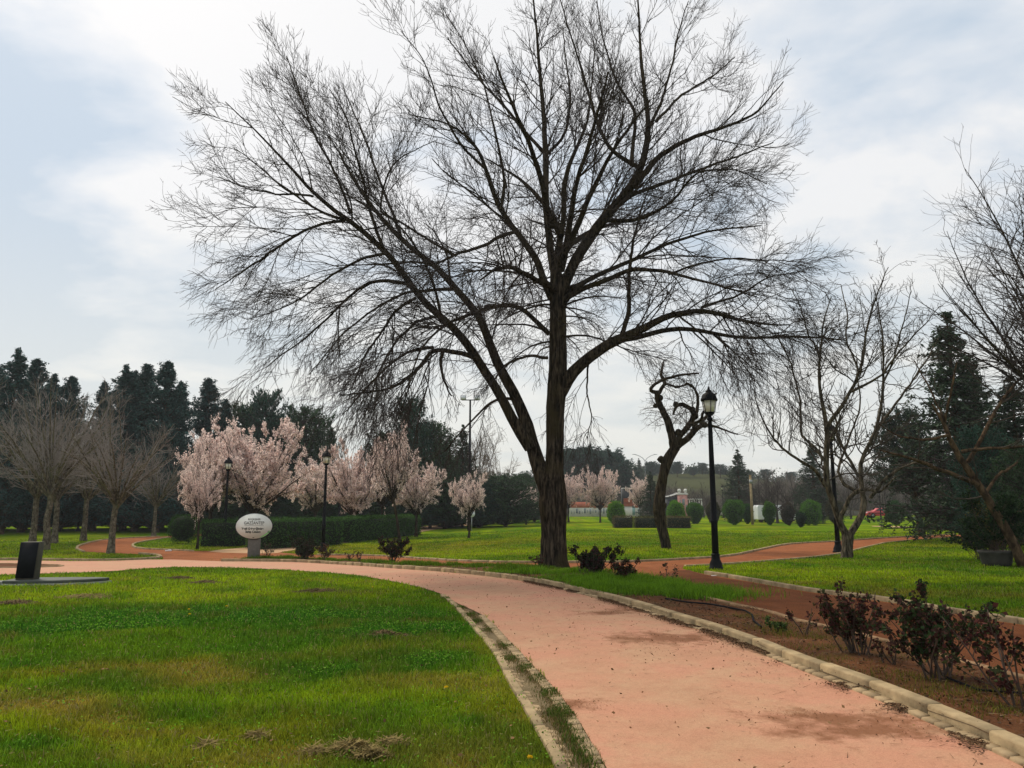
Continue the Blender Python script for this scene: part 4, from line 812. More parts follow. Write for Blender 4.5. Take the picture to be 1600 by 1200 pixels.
# leaning tree at the right edge
rng = np.random.default_rng(51); LY = float(G(1598, 886)[1])
lm = [([(1602, 890, 9), (1596, 880, 8), (1575, 828, 7), (1550, 787, 6), (1529, 753, 5.5), (1500, 712, 4.6), (1483, 678, 3.6), (1477, 657, 2.6), (1460, 630, 1.4)], 0, -.3),
 ([(1527, 757, 4), (1492, 741, 3.2), (1450, 724, 2.6), (1417, 712, 2), (1379, 705, 1.1)], -.2, -.9), ([(1512, 722, 3.6), (1530, 690, 3), (1542, 666, 2.8), (1562, 632, 2.4), (1600, 587, 1.7), (1640, 560, 1)], -.2, .4),
 ([(1502, 706, 3), (1535, 700, 2.4), (1590, 697, 1.8), (1640, 690, 1.2)], -.2, -1.2), ([(1482, 680, 2.4), (1440, 690, 1.8), (1400, 680, 1.1), (1370, 660, .7)], -.3, .7),
 ([(1540, 770, 2.6), (1560, 740, 2), (1590, 720, 1.4)], -.1, 1), ([(1477, 657, 2), (1490, 620, 1.6), (1500, 570, 1)], -.3, -.6), ([(1478, 660, 1.8), (1450, 600, 1.3), (1430, 560, .8)], -.3, .5)]
A, Ar = traced(LY, lm, 20, rng, .010); b2, r2 = grow(A, Ar, rng, 2.6, 1.1, (25, 60), 6, (-.02, 0, .15), .15, .25, .5, .008, .4, rl=.011)
b3, r3 = grow(b2, r2, rng, 3.6, .5, (25, 60), 5, (0, 0, .15), .15, .15, .7, .006, .5); base = G(1598, 886)
root = empty('leaning_tree', base, 0, 'brown bare tree leaning left from the right edge beside the pot', 'tree')
V, F = tubes(A, Ar, 10); o1 = mk('trunk', V, F, M_bark4); V, F = cat_mesh([tubes(b2, r2, 4), tubes(b3, r3, 3)]); o2 = mk('crown', V, F, M_twig3); put_origin([o1, o2], root, base)
# tall bare tree whose trunk stands outside the frame, crown reaching in
ft, *_ = bare_proto('bare_tree', 10.8, 3.6, 3.2, .14, 30, 61, (M_bark, M_twig), 3.4, 4.2, 2.8, .3, len2=1.5, rmin=.0048, lf=.28, dome=0.0, wig=.15)
fit(ft, 1725, 21.5, 205, 480, .5, 'tall fine-twigged bare tree reaching in from the upper right edge', 'tree')
print('bare trees done')

# ------------------------------------------------------------------ blossom trees
def blossom_proto(h, spread, fork, seed, nfl=30000, lean=(0, 0), r0=.13, dense=1.0, tint=(.86, .71, .66), size=.058, nlb=34):
    root, (B3, Br3), (A, B2) = bare_proto('blossom_tree', h, spread, fork, r0, nlb, seed, (M_bark, M_twig), 3.6 * dense, 5.0, 0, .45, lean, .95, rmin=.008, wig=.13, lf=.38, dome=-.35)
    rng = np.random.default_rng(seed + 5); parts = []
    for Bq, m in ((B3, int(nfl * .8)), (B2, int(nfl * .2))):
        i = rng.integers(0, len(Bq), m); f = rng.uniform(0.1, 1, m) * (Bq.shape[1] - 1); k = np.minimum(f.astype(int), Bq.shape[1] - 2); u = (f - k)[:, None]
        P = Bq[i, k] * (1 - u) + Bq[i, k + 1] * u + rng.normal(size=(m, 3)) * .035
        V, F = leafcards(P, size * rng.uniform(.6, 1.4, m), rng, 0, .8); v = rng.uniform(.62, 1.35, m)[:, None]; red = rng.uniform(0, 1, m) < .07
        c = np.array(tint) * v; c[red] = np.array([.22, .09, .07]); parts.append((V, F, np.repeat(c, 4, 0)))
    o = multi('blossom', parts, M_petal, None, None, None); o.parent = root; return root
bl1 = blossom_proto(5.6, 3.4, 1.2, 71, 74000, dense=1.3, r0=.12, size=.060); bl2 = blossom_proto(5.0, 2.4, 1.3, 72, 36000, tint=(.86, .71, .66), dense=1.2); bl3 = blossom_proto(4.2, 2.3, 1.3, 73, 24000, tint=(.86, .71, .66), dense=1.0)
gb = 'pink blossoming trees'
fit(bl1, 392, 47, 656, 182, .4, 'widest pink blossom tree, behind the oval sign', 'blossom tree', gb)
fit(bl2, 326, 46, 657, 104, 2.6, 'pink blossom tree at the left end of the blossom row', 'blossom tree', gb)
fit(bl3, 309, 39.5, 716, 66, 1.0, 'small pink blossom tree on thin stem beside the round hedge', 'blossom tree', gb)
fit(bl2, 492, 60, 702, 90, .9, 'mauve shaded blossom tree between wide one and middle lamp', 'blossom tree', gb)
fit(bl1, 552, 52, 690, 110, 4.1, 'pink blossom tree just right of the middle lamp', 'blossom tree', gb)
fit(bl2, 650, 57, 708, 86, 2.2, 'rounded blossom tree with its trunk beside the thin hedge-end lamp', 'blossom tree', gb)
fit(bl3, 733, 50, 738, 62, .2, 'small blossom tree on a dark stem standing alone by the tan path', 'blossom tree', gb)
fit(bl3, 822, 84, 758, 48, 1.9, 'small far blossom tree just left of the large trunk', 'blossom tree', gb)
fit(bl2, 888, 97, 732, 52, 3.0, 'far blossom tree just right of the large trunk', 'blossom tree', gb)
fit(bl1, 938, 95, 730, 66, 1.3, 'round far blossom tree in front of the painted wall', 'blossom tree', gb)
fit(bl2, 1001, 104, 738, 40, .6, 'far blossom tree half hidden behind a small spruce', 'blossom tree', gb)
fit(bl3, 596, 56, 692, 80, 5.2, 'blossom tree standing behind the leaning blossom tree', 'blossom tree', gb)
bl4 = blossom_proto(5.4, 1.9, 1.9, 74, 22000, lean=(-.30, 0), r0=.11, tint=(.86, .71, .66), dense=1.0, nlb=26)
fit(bl4, 0, 0, 657, 88, 0, 'tall thin blossom tree with a leaning dark trunk', 'blossom tree', gb, by(625, 849))
print('blossom done')

# ------------------------------------------------------------------ evergreens
def conifer_proto(name, h, wd, seed, n=15000, kind='spire', size=.17, colr=(.012, .032, .026), nb=260, base=.03, trunk_r=.16):
    rng = np.random.default_rng(seed); z = base + (1 - base) * rng.uniform(0, 1, nb) ** (.85 if kind == 'spire' else 1.0); az = rng.uniform(0, 2 * np.pi, nb)
    if kind == 'spire': pr = (1 - z) ** .62 * (.80 + .30 * np.sin(z * 31 + az * 3)); up = .75
    elif kind == 'layer': pr = (1 - z) ** .80 * rng.choice([.55, .8, 1.05], nb); up = .12
    elif kind == 'pine': z = np.clip(.30 + .70 * z, 0, 1); pr = np.sqrt(np.clip(1 - ((z - .62) / .38) ** 2, .05, 1)) * .95; up = .35
    else: pr = np.clip(1 - np.abs(z * 1.25 - .35) ** 2.2, .05, 1) ** .6; up = .45   # broad dome
    pr = np.maximum(pr, .04) * rng.uniform(.72, 1.12, nb); Lb = wd * pr; st = np.c_[np.zeros(nb), np.zeros(nb), z * h * (.98)]
    if kind in ('spire', 'dome'): st[:, 2] = np.maximum(.2, st[:, 2] - Lb * up * .6)
    dv = norm(np.c_[np.cos(az), np.sin(az), np.full(nb, up) + rng.normal(0, .12, nb)]); K = 5; Q = []
    for k in range(K): t = k / (K - 1); Q.append(st + dv * (Lb * t)[:, None] + np.c_[np.zeros(nb), np.zeros(nb), (.12 if kind != 'layer' else -.10) * Lb * t * t])
    Q = np.stack(Q, 1); Rb = (.02 + .012 * Lb)[:, None] * (1 - .8 * np.linspace(0, 1, K))[None, :]
    S, SR = grow(Q, Rb, rng, 2.2, .5 * wd ** .5, (30, 65), 4, (0, 0, .15 if kind != 'layer' else -.02), .12, .25, .6, .006, .5)
    pw = np.r_[np.linalg.norm(np.diff(Q, axis=1), axis=2).sum(1), np.linalg.norm(np.diff(S, axis=1), axis=2).sum(1)]; parts = []
    for Bq, frac in ((Q, .35), (S, .65)):
        m = int(n * frac); i = rng.integers(0, len(Bq), m); Kq = Bq.shape[1]; f = rng.uniform(.15 if Bq is S else .3, 1, m) * (Kq - 1); k = np.minimum(f.astype(int), Kq - 2); u = (f - k)[:, None]
        P = Bq[i, k] * (1 - u) + Bq[i, k + 1] * u + rng.normal(size=(m, 3)) * size * .42 * np.array([1, 1, .45 if kind in ('layer', 'pine') else 1])
        V, F = leafcards(P, size * rng.uniform(.6, 1.5, m), rng, .35 if kind in ('layer', 'pine') else 0, .42); c = np.array(colr) * rng.uniform(.45, 1.9, m)[:, None] * (1 + .3 * (rng.uniform(0, 1, len(Bq))[i] - .5))[:, None]
        parts.append((V, F, np.repeat(c, 4, 0)))
    root = empty(name, (0, 0, 0)); q = [(0, 0, 0, trunk_r * 1.2), (0, 0, h * .3, trunk_r), (0, 0, h * .98, .02)]; Pt, rt = poly3(q, 12, rng)
    V, F = trunk_mesh(Pt, rt, 10, .05, seed); mk('trunk', V, F, M_bark4, root)
    V, F = cat_mesh([tubes(Q, Rb, 3), tubes(S, SR, 3)]); mk('limbs', V, F, M_twig, root)
    o = multi('crown', parts, M_needle, None, None, None); o.parent = root; return root
CT = (.024, .056, .052)
sp1 = conifer_proto('spire_conifer', 13, 2.9, 81, 30000, size=.16, colr=CT, nb=420); sp2 = conifer_proto('spire_conifer', 13, 2.3, 82, 24000, size=.16, colr=CT, nb=360)
dm1 = conifer_proto('evergreen_tree', 9, 3.4, 83, 30000, 'dome', .18, (.022, .052, .036), 330); dm2 = conifer_proto('evergreen_tree', 8, 3.8, 84, 30000, 'dome', .18, (.030, .058, .026), 330)
ly1 = conifer_proto('spruce_tree', 8.4, 2.9, 85, 22000, 'layer', .13, (.032, .052, .030), 400)
pn1 = conifer_proto('pine_tree', 9, 3.6, 86, 13000, 'pine', .26, (.020, .050, .036), 170)
def ever(proto, h0, px, top, Y, label, cat, group, rz, wsc=1.0):
    p = GX(px, Y); s = H_at(top, Y, p[2]) / h0; o = place(proto, px, Y, s * wsc, rz, label, cat, group, sz=s); return o
gc = 'dark spire conifers behind the left lawn'
sp = [(0, 540, 62, 1, 'dark spire conifer cut by the left edge'), (33, 558, 66, 0, 'dark spire conifer second from the left edge, behind bare crowns'), (62, 580, 70, 1, 'lower spire conifer between the first bare crowns'), (90, 585, 68, 0, 'wide spire conifer behind the bare tree crowns'), (145, 592, 70, 1, 'short spire conifer left of the twin spires'),
      (177, 566, 68, 1, 'left one of the narrow twin spire conifers'), (192, 575, 70, 1, 'thin spire conifer tucked between the twin spires'), (210, 566, 68, 0, 'right one of the narrow twin spire conifers'), (243, 561, 66, 0, 'tallest broad spire conifer above the blossom row left end'), (268, 592, 69, 1, 'spire conifer leaning on the tallest broad one'),
      (313, 588, 74, 0, 'separate spire conifer left above the widest blossom tree'), (341, 620, 76, 1, 'low spire conifer right of the separate spire'), (-30, 570, 70, 0, 'spire conifer just outside the left edge')]
for k, (px, tp_, Y, w_, lb) in enumerate(sp): ever([sp1, sp2][w_], 13, px, tp_, Y, lb, 'conifer', gc, k * 1.3, 1.4)
ge = 'broad dark evergreens behind the blossom trees'
dm = [(408, 610, 76, 0, .62, 'broad evergreen with pointed top behind the widest blossom tree'), (372, 636, 80, 1, .7, 'low evergreen between spire and broad pointed evergreen'), (470, 640, 78, 1, .75, 'round-topped evergreen left of the middle lamp'), (440, 655, 82, 0, .8, 'evergreen filling the gap between the two broad tops'),
      (640, 622, 74, 0, .62, 'tall domed evergreen behind the leaning blossom tree'), (672, 665, 76, 1, .7, 'evergreen on the right flank of the tall domed one'), (605, 680, 82, 1, .9, 'evergreen low on the left flank of the tall domed one'), (700, 715, 84, 1, 1.2, 'olive evergreen left of the floodlight mast'),
      (770, 738, 92, 0, 1.3, 'dark evergreen right of the floodlight mast'), (810, 742, 96, 1, 1.3, 'dark evergreen behind the large fork'), (835, 735, 98, 0, 1.3, 'dark evergreen hidden partly by the large left limb')]
for k, (px, tp_, Y, w_, ws, lb) in enumerate(dm): ever([dm1, dm2][w_], [9, 8][w_], px, tp_, Y, lb, 'evergreen tree', ge, k * 1.7, ws)
ever(ly1, 8.4, 510, 655, 72, 'thin layered spruce right above the middle lamp', 'spruce', None, .4, .6)
ever(ly1, 8.4, 722, 660, 80, 'thin layered spruce beside the floodlight mast', 'spruce', None, 1.4, .7)
# shrubby dark evergreens that close the view below the crowns
gd = 'low dark evergreens closing the view below the crowns'
low = [(-60, 'behind the tree cut by the left edge'), (-5, 'at the very left edge, behind the slim pale trunk'), (38, 'left of the thick mottled trunk'), (92, 'between the slim trunks left of the thin lamp post'), (140, 'just right of the thin lamp post at left'), (190, 'right of the lone pale trunk at the red bend'), (238, 'behind the farthest pale trunk'), (285, 'above the round-topped clipped bush'),
  (335, 'behind the left end of the blossom row'), (385, 'above the oval sign under the widest blossom tree'), (435, 'right of the oval sign, above the near clipped hedge'), (487, 'left of the middle lamp under the mauve blossoms'), (540, 'above the gap between the clipped hedges'), (590, 'behind the leaning dark blossom trunk'), (645, 'above the far end of the clipped hedge'), (695, 'just left of the lone blossom stem'), (748, 'just right of the lone blossom stem'), (790, 'behind the small far blossom tree')]
for k, (px, lb) in enumerate(low): ever([dm1, dm2][k % 2], [9, 8][k % 2], px, (700 if px < 330 else 738) + (k * 53 % 19), 70 + (k * 37 % 9), 'low dark evergreen ' + lb, 'evergreen tree', gd, k * 2.1, 1.9)
# right side
fit(ly1, 1512, 38, 490, 250, 2.2, 'tall dark spruce behind the leaning tree at right', 'spruce')
fit(ly1, 1605, 36, 590, 200, 4.2, 'dark spruce at the right edge behind the pot', 'spruce')
fit(ly1, 1545, 44, 570, 190, 3.2, 'dark spruce filling the gap between the two right edge spruces', 'spruce')
fit(dm1, 1550, 33, 668, 110, 1.0, 'dense dark evergreen at the foot of the tall right spruce', 'evergreen tree')
fit(dm2, 1625, 30, 690, 130, 2.0, 'dense dark evergreen behind the pot at the right edge', 'evergreen tree')
cp = conifer_proto('leaning_pine', 7.0, 2.8, 87, 15000, 'dome', .15, (.026, .042, .030), 240, .42, .2)
o = fit(cp, 1442, 46, 636, 120, 1.0, 'dark pine on a leaning bare trunk left of the tall spruce', 'pine'); o.rotation_euler = (0, R(-7), 0)
ever(ly1, 8.4, 1157, 700, 100, 'layered far conifer right of the nearest lamp', 'spruce', None, .9, 1.0)
ever(ly1, 8.4, 1018, 735, 88, 'small dark spruce left of the pruned tree', 'spruce', None, 1.9, .95)
ever(ly1, 8.4, 1275, 690, 90, 'layered conifer behind the low forked tree', 'spruce', None, 5, 1.1)
print('evergreens done')

# ------------------------------------------------------------------ hill, far trees
hx, hy = np.meshgrid(np.linspace(-160, 420, 70), np.linspace(150, 520, 40)); hxr, hyr = hx.ravel(), hy.ravel()
hz_ = 13.2 * sm(hyr, 165, 262) * sm(hxr, 2, 42) * (1 - .8 * sm(hxr, 62, 135)) + 1.2 * (fbm(hxr / 30, hyr / 30, 6) - .5) * sm(hyr, 165, 200) + .35
i, j = np.meshgrid(np.arange(69), np.arange(39)); q = (j * 70 + i).ravel()
hc = np.array([.062, .068, .030]) * (.7 + .7 * fbm(hxr / 14, hyr / 14, 8))[:, None]
tag(mk('hill', np.c_[hxr, hyr, hz_], np.c_[q, q + 1, q + 71, q + 70], M_ground, None, True, hc), 'low green hill behind the park', 'hill', kind='structure')
def hillz(x, y): k = np.argmin((hxr - x) ** 2 + (hyr - y) ** 2); return hz_[k]
def farx(px, Y): return (px - 800) / FPX * (Y * CP)
gp = 'pines on and below the far hill'
fp = [(905, 702, 170, 1.2, 'left dome of the far pine cluster right of the large trunk'), (932, 706, 172, 1.1, 'second dome in the far pine cluster'), (950, 712, 168, .9, 'pine in the middle of the far cluster'), (886, 712, 168, 1., 'far pine touching the large trunk'), (972, 722, 175, .8, 'right shoulder pine of the far cluster'),
      (1021, 722, 230, .8, 'small pine on the hill top left of the pruned tree'), (1030, 726, 235, .7, 'tiny pine on the hill top touching the pruned tree'), (1060, 722, 240, .9, 'round pine on the hill top just right of the pruned trunk'), (1085, 732, 240, 1, 'low pine on the hill crest left of the nearest lamp'), (1100, 727, 242, 1, 'pine on the hill crest touching the nearest lamp'),
      (1128, 726, 240, 1.2, 'pine on the hill crest right of the nearest lamp'), (1200, 735, 240, 1.2, 'pine on the right shoulder of the hill'), (1240, 738, 240, 1.2, 'farthest right pine on the hill shoulder')]
for k, (px, tp_, Y, ws, lb) in enumerate(fp):
    x_ = farx(px, Y); z_ = hillz(x_, Y); s = (H_at(tp_, Y) - z_) / 9.0; s = max(s, .42); ws *= 1.25
    o = place(pn1, 0, 0, s * ws, k * .9, lb, 'pine', gp, (x_, Y, z_), sz=s)
for px, tp_, Y, lb in [(952, 694, 172, 'pointed conifer rising from the far pine cluster'), (962, 712, 165, 'second pointed conifer right of the far pine cluster'), (1000, 715, 225, 'lone pointed conifer on the hill by the two-armed light')]:
    x_ = farx(px, Y); z_ = hillz(x_, Y); s = (H_at(tp_, Y) - z_) / 8.4; place(ly1, 0, 0, s * .9, .5, lb, 'conifer', 'pointed conifers near the hill', (x_, Y, z_), sz=s)
# brown winter scrub in front of the hill, a far wood nobody could count
rng = np.random.default_rng(5); nb_ = 1300; X0 = rng.uniform(farx(850, 150), farx(1640, 150), nb_); Y0_ = rng.uniform(134, 172, nb_); hh_ = (4.0 + 2.6 * sm(X0, 42, 62)) * rng.uniform(.6, 1.2, nb_) * (.6 + .8 * vn(X0 / 7, Y0_ / 9, 3))
A = []; Ar = []
for x_, y_, h_ in zip(X0, Y0_, hh_):
    for _ in range(3): q_ = [np.array([x_, y_, .4]) + np.array([rng.normal(0, .3), rng.normal(0, .3), 1.0]) * h_ * t_ + rng.normal(size=3) * .12 * t_ for t_ in (0, .33, .66, 1)]; A.append(q_); Ar.append([.05, .045, .035, .02])
A = np.array(A); Ar = np.array(Ar); b2, r2 = grow(A, Ar, rng, 1.6, 1.6, (20, 60), 4, (0, 0, .2), .15, .2, .7, .02, .6, rl=.02); b3, r3 = grow(b2, r2, rng, 1.8, .8, (20, 60), 3, (0, 0, .2), .15, .1, .8, .016, .7, cap=40000)
V, F = cat_mesh([tubes(A, Ar, 3), tubes(b2, r2, 3), tubes(b3, r3, 3)]); tag(mk('woodland', V, F, plain('scrub_twig', (.15, .125, .105), .95, .4, .15, 0, spec=0)), 'grey-brown leafless scrub wood below the far hill', 'woodland', kind='stuff')
rng = np.random.default_rng(15); m_ = 520; X0 = rng.uniform(18, 150, m_); Y0_ = rng.uniform(252, 285, m_); parts = []
for x_, y_ in zip(X0, Y0_):
    r_ = rng.uniform(.8, 2.3); k = 46; d_ = norm(rng.normal(size=(k, 3))) * rng.uniform(.5, 1, k)[:, None] * np.array([r_, r_, r_ * rng.uniform(.7, 1.3)]); P = d_ + np.array([x_, y_, hillz(x_, min(y_, 262)) + r_ * .8]); V, F = leafcards(P, .75 * rng.uniform(.5, 1.4, k), rng, .2, .6)
    parts.append((V, F, np.repeat(np.array([[.030, .046, .026]]) * rng.uniform(.6, 2.2) * rng.uniform(.6, 1.4, k)[:, None], 4, 0)))
multi('treeline', parts, M_needle, 'uneven dark line of trees along the crest of the far hill', 'woodland')
# far bare trees
fb, *_ = bare_proto('bare_tree', 7.5, 3.8, 1.8, .18, 8, 91, (M_twig, M_twig), 2.6, 2.8, 2.0, .3, len2=1.6, rmin=.014, elev=(20, 80))
fb2, *_ = bare_proto('bare_tree', 10.5, 3.0, 3.2, .18, 8, 92, (M_twig2, plain('tan_twig', (.16, .12, .085), .9, .3, 3, 0)), 2.8, 3.0, 2.0, .35, len2=1.6, rmin=.013, elev=(35, 85))
gf = 'far bare trees across the park'
for k, (px, tp_, Y, pr, h0, lb) in enumerate([(1190, 735, 96, fb, 7.5, 'brown far bare tree behind the pale post'), (1215, 728, 92, fb, 7.5, 'far bare tree above the white van'), (1240, 735, 100, fb, 7.5, 'far bare tree between van and low forked tree'), (1385, 745, 98, fb, 7.5, 'far bare tree above the red car'), (1420, 750, 104, fb, 7.5, 'far bare tree right of the red car'), (1330, 745, 110, fb, 7.5, 'far bare tree seen through the low forked tree'),
        (1100, 750, 118, fb, 7.5, 'far bare tree behind the nearest lamp'), (1060, 748, 130, fb, 7.5, 'far bare tree between pruned tree and pink pavilion'), (1150, 745, 112, fb, 7.5, 'far bare tree right of the small far lamp'), (1465, 752, 112, fb, 7.5, 'far bare tree left of the tall right spruce'),
        (715, 650, 84, fb2, 10.5, 'tall pale far bare tree left of the floodlight mast'), (752, 655, 86, fb2, 10.5, 'tall pale far bare tree right of the floodlight mast'), (785, 690, 90, fb2, 10.5, 'tan far bare tree left of the large fork'), (550, 650, 88, fb2, 10.5, 'thin far bare tree between the spruce and leaning blossom tree'), (845, 705, 95, fb2, 10.5, 'far bare tree showing through the large fork'),
        (1300, 760, 125, fb, 7.5, 'low far bare tree behind the right lamp')]):
    p = GX(px, Y); s = H_at(tp_, Y, p[2]) / h0; place(pr, 0, 0, s, k * 1.1, lb, 'tree', gf, p)

# ------------------------------------------------------------------ hedges and clipped shrubs
def foliage(P, size, rng, colr, lo=.5, hi=1.7, asp=.55):
    V, F = leafcards(P, size * rng.uniform(.6, 1.4, len(P)), rng, 0, asp); return V, F, np.repeat(np.array(colr) * rng.uniform(lo, hi, len(P))[:, None], 4, 0)
M_core = plain('hedge_core', (.010, .016, .008), .95, .4, 6, .6, .05)
def hedge(a, b_, wd, ht, seed, label, colr=(.040, .090, .022), size=.085, dens=380, name='hedge', cat='hedge', group=None):
    rng = np.random.default_rng(seed); a = np.array(a); b_ = np.array(b_); Lh = np.linalg.norm((b_ - a)[:2]); u = (b_ - a) / Lh; v_ = np.array([-u[1], u[0], 0]); root = empty(name, (a + b_) / 2, 0, label, cat, group); mid = (a + b_) / 2
    n = int(dens * (Lh * wd + 2 * Lh * ht + 2 * wd * ht)); s = rng.uniform(0, 1, n); f = rng.uniform(0, 1, n); pr = np.array([Lh * wd, Lh * ht * 2, wd * ht * 2]); pr /= pr.sum(); fc = rng.choice(3, n, p=pr)
    l_ = rng.uniform(-.5, .5, n); w_ = rng.uniform(-.5, .5, n); h_ = rng.uniform(0.02, 1, n)
    h_ = np.where(fc == 0, 1, h_); w_ = np.where(fc == 1, np.sign(w_) * .5, w_); l_ = np.where(fc == 2, np.sign(l_) * .5, l_)
    bul = .16 * (fbm(l_ * Lh * 1.2 + w_ * 3, h_ * ht * 1.5 + w_ * 7, seed) - .5) * 2
    rd = np.where(h_ > .85, .90, 1.0)
    P = u * (l_ * (Lh + bul))[:, None] + v_ * (w_ * (wd + bul) * rd)[:, None] + np.array([0, 0, 1]) * (h_ * (ht + bul))[:, None] + rng.normal(size=(n, 3)) * .05
    V, F, c = foliage(P, size, rng, colr, .35, 2.0); o = multi('foliage', [(V, F, c)], M_leaf, None, None, None); o.parent = root
    b = B(); b.box((0, 0, ht * .47), (Lh - .14, wd - .14, ht * .90), math.atan2(u[1], u[0])); b.build('stems_or_core', M_core, root); return root  # solid dark box added as the hedge's inner core, no branches modelled
def H1(px, py): return G(px, py)
gh = 'clipped dark hedges left of the tan path'
h0a = GX(402, 46); h0b = GX(524, 50)
hedge(GX(398, 39.5), GX(521, 44.5), 1.3, 1.45, 1, 'clipped dark hedge right behind the oval sign', group=gh)
hedge(GX(531, 47), GX(645, 62), 1.3, 1.45, 2, 'clipped dark hedge farther back, right of the middle lamp', group=gh)
hedge(GX(319, 43), GX(380, 43), 1.3, 1.35, 3, 'short dark hedge between round hedge and oval sign', group=gh)
def ball(px, py_base, wpx, top, seed, label, colr=(.030, .085, .016), sh='ball', Y=None, size=.065, dens=900, group=None, name='clipped_shrub'):
    p = G(px, py_base) if Y is None else GX(px, Y); Y = p[1]; r = wpx / 2 * Y / FPX; h = H_at(top, Y, p[2]); rng = np.random.default_rng(seed)
    root = empty(name, p, 0, label, 'shrub', group); n = int(min(16000, dens * 4 * r * h)); d = norm(rng.normal(size=(n, 3))); 
    rad = np.abs(d) ; e = 2.6 if sh == 'box' else 2.2; k = (np.abs(d[:, 0]) ** e + np.abs(d[:, 1]) ** e + np.abs(d[:, 2]) ** e) ** (-1 / e); d = d * k[:, None]
    nn = 1 + .26 * (fbm(d[:, 0] * 2.6 + 3, d[:, 2] * 2.6 + d[:, 1], seed) - .5) * 2; d = d * nn[:, None] * (rng.uniform(.80, 1.04, n) + .10 * (rng.uniform(0, 1, n) > .96))[:, None]
    z = (d[:, 2] * .5 + .52) * h; tp = np.where(sh == 'vase', .55 + .45 * np.clip(z / h * 1.6, 0, 1), 1.0)
    P = np.c_[d[:, 0] * r * tp, d[:, 1] * r * tp, z]; V, F, c = foliage(P, size * max(1, Y / 55), rng, colr); o = multi('foliage', [(V, F, c)], M_leaf, None, None, None); o.parent = root
    b = B(); th = np.linspace(0, np.pi, 9); b.lathe([(max(.01, r * .80 * math.sin(t) * (.6 if sh == 'vase' and t < 1.2 else 1)), h * .52 - h * .42 * math.cos(t)) for t in th], 14); b.build('stems_or_core', M_core, root, True); return root  # dark lathed core added to fill the shrub behind its leaf cards
ball(285, 849, 46, 803, 11, 'round-topped clipped hedge bush at the red path bend', (.024, .062, .014), 'box')
gs = 'clipped shrubs across the far lawn'
ball(963, 0, 27, 783, 12, 'bright green clipped ball left of the pruned tree', (.085, .19, .02), Y=82, group=gs); ball(1056, 0, 27, 784, 13, 'bright green clipped ball just right of the pruned tree', (.085, .19, .02), Y=82, group=gs)
ball(1087, 0, 26, 786, 14, 'dark green clipped ball left of the nearest lamp', (.05, .12, .02), 'vase', Y=88, group=gs); ball(1115, 0, 24, 785, 15, 'brownish clipped shrub behind the nearest lamp', (.045, .045, .02), 'vase', Y=84, group=gs)
ball(1147, 0, 33, 781, 16, 'large green vase-shaped shrub right of the small far lamp', (.055, .125, .022), 'vase', Y=80, group=gs); ball(1168, 0, 18, 787, 17, 'small dark shrub against the right side of the large vase-shaped one', (.026, .07, .016), 'vase', Y=88, group=gs)
ball(1203, 0, 21, 784, 18, 'green clipped shrub in front of the white van', (.055, .12, .02), 'vase', Y=80, group=gs); ball(1267, 0, 31, 783, 19, 'green square-topped shrub left of the low forked tree', (.065, .15, .022), 'box', Y=80, group=gs)
ball(1252, 0, 17, 800, 20, 'small very dark shrub beside the square-topped one', (.012, .03, .014), 'vase', Y=70, group=gs); ball(1232, 0, 22, 787, 21, 'brown half-bare shrub beside the white van', (.05, .04, .03), 'vase', Y=78, group=gs)
ball(1400, 0, 26, 784, 22, 'dark round shrub right of the red car', (.024, .06, .018), 'ball', Y=82, group=gs)
ball(1305, 0, 26, 780, 23, 'dull brown shrub behind the low forked tree', (.045, .042, .02), 'vase', Y=82, group=gs)
gq = 'low brown clipped hedges in front of the green balls'
hedge(GX(959, 69), GX(988, 69), 1.2, .95, 31, 'left block of the low brown hedge', (.085, .070, .032), .08, 260, group=gq); hedge(GX(992, 69), GX(1026, 69), 1.2, .93, 32, 'middle block of the low brown hedge', (.080, .075, .030), .08, 260, group=gq); hedge(GX(1042, 68), GX(1078, 68), 1.2, .95, 33, 'right block of the low brown hedge', (.088, .070, .032), .08, 260, group=gq)

# ------------------------------------------------------------------ rose and garden bushes
def bush(loc, h, wd, seed, label, nst=9, nl=700, size=.05, cols=((.050, .018, .016), (.030, .036, .014)), group=None, name='rose_bush', dense=.5, stiff=.2):
    rng = np.random.default_rng(seed); root = empty(name, loc, 0, label, 'bush', group); qs = []
    for k in range(nst):
        az = rng.uniform(0, 2 * np.pi); el = R(rng.uniform(42, 85)); dv = np.array([math.cos(az) * math.cos(el), math.sin(az) * math.cos(el), math.sin(el)]); p = np.array([rng.normal(0, wd * .06), rng.normal(0, wd * .06), -.03]); ln = min(h / max(math.sin(el), .5), math.hypot(h, wd / 2)) * rng.uniform(.7, 1.02); q = []
        for j in range(6): q.append((*p, .010 * (1 - j / 8))); dv = norm(dv + rng.normal(size=3) * .12 + np.array([0, 0, stiff * .25])); p = p + dv * ln / 5
        qs.append(poly3(q, 10, rng, .003))
    A = np.array([e_[0] for e_ in qs]); Ar = np.array([e_[1] for e_ in qs]); B2, Br = grow(A, Ar, rng, 7, .38 * h, (25, 60), 5, (0, 0, .2), .14, .2, .7, .004, .5)
    V, F = cat_mesh([tubes(A, Ar, 5), tubes(B2, Br, 3)]); mk('stems_or_core', V, F, M_cane, root); m = nl
    i = rng.integers(0, len(B2), m); f = rng.uniform(.2, 1, m) * 4; k = np.minimum(f.astype(int), 3); u = (f - k)[:, None]
    P = B2[i, k] * (1 - u) + B2[i, k + 1] * u + rng.normal(size=(m, 3)) * size * dense
    V, F = leafcards(P, size * rng.uniform(.6, 1.35, m), rng, .15, .68); pick = (rng.uniform(0, 1, m) < .55)[:, None]; c = np.where(pick, np.array(cols[0]), np.array(cols[1])) * rng.uniform(.5, 1.9, m)[:, None]
    o = multi('foliage', [(V, F, np.repeat(c, 4, 0))], M_leaf, None, None, None); o.parent = root; return root
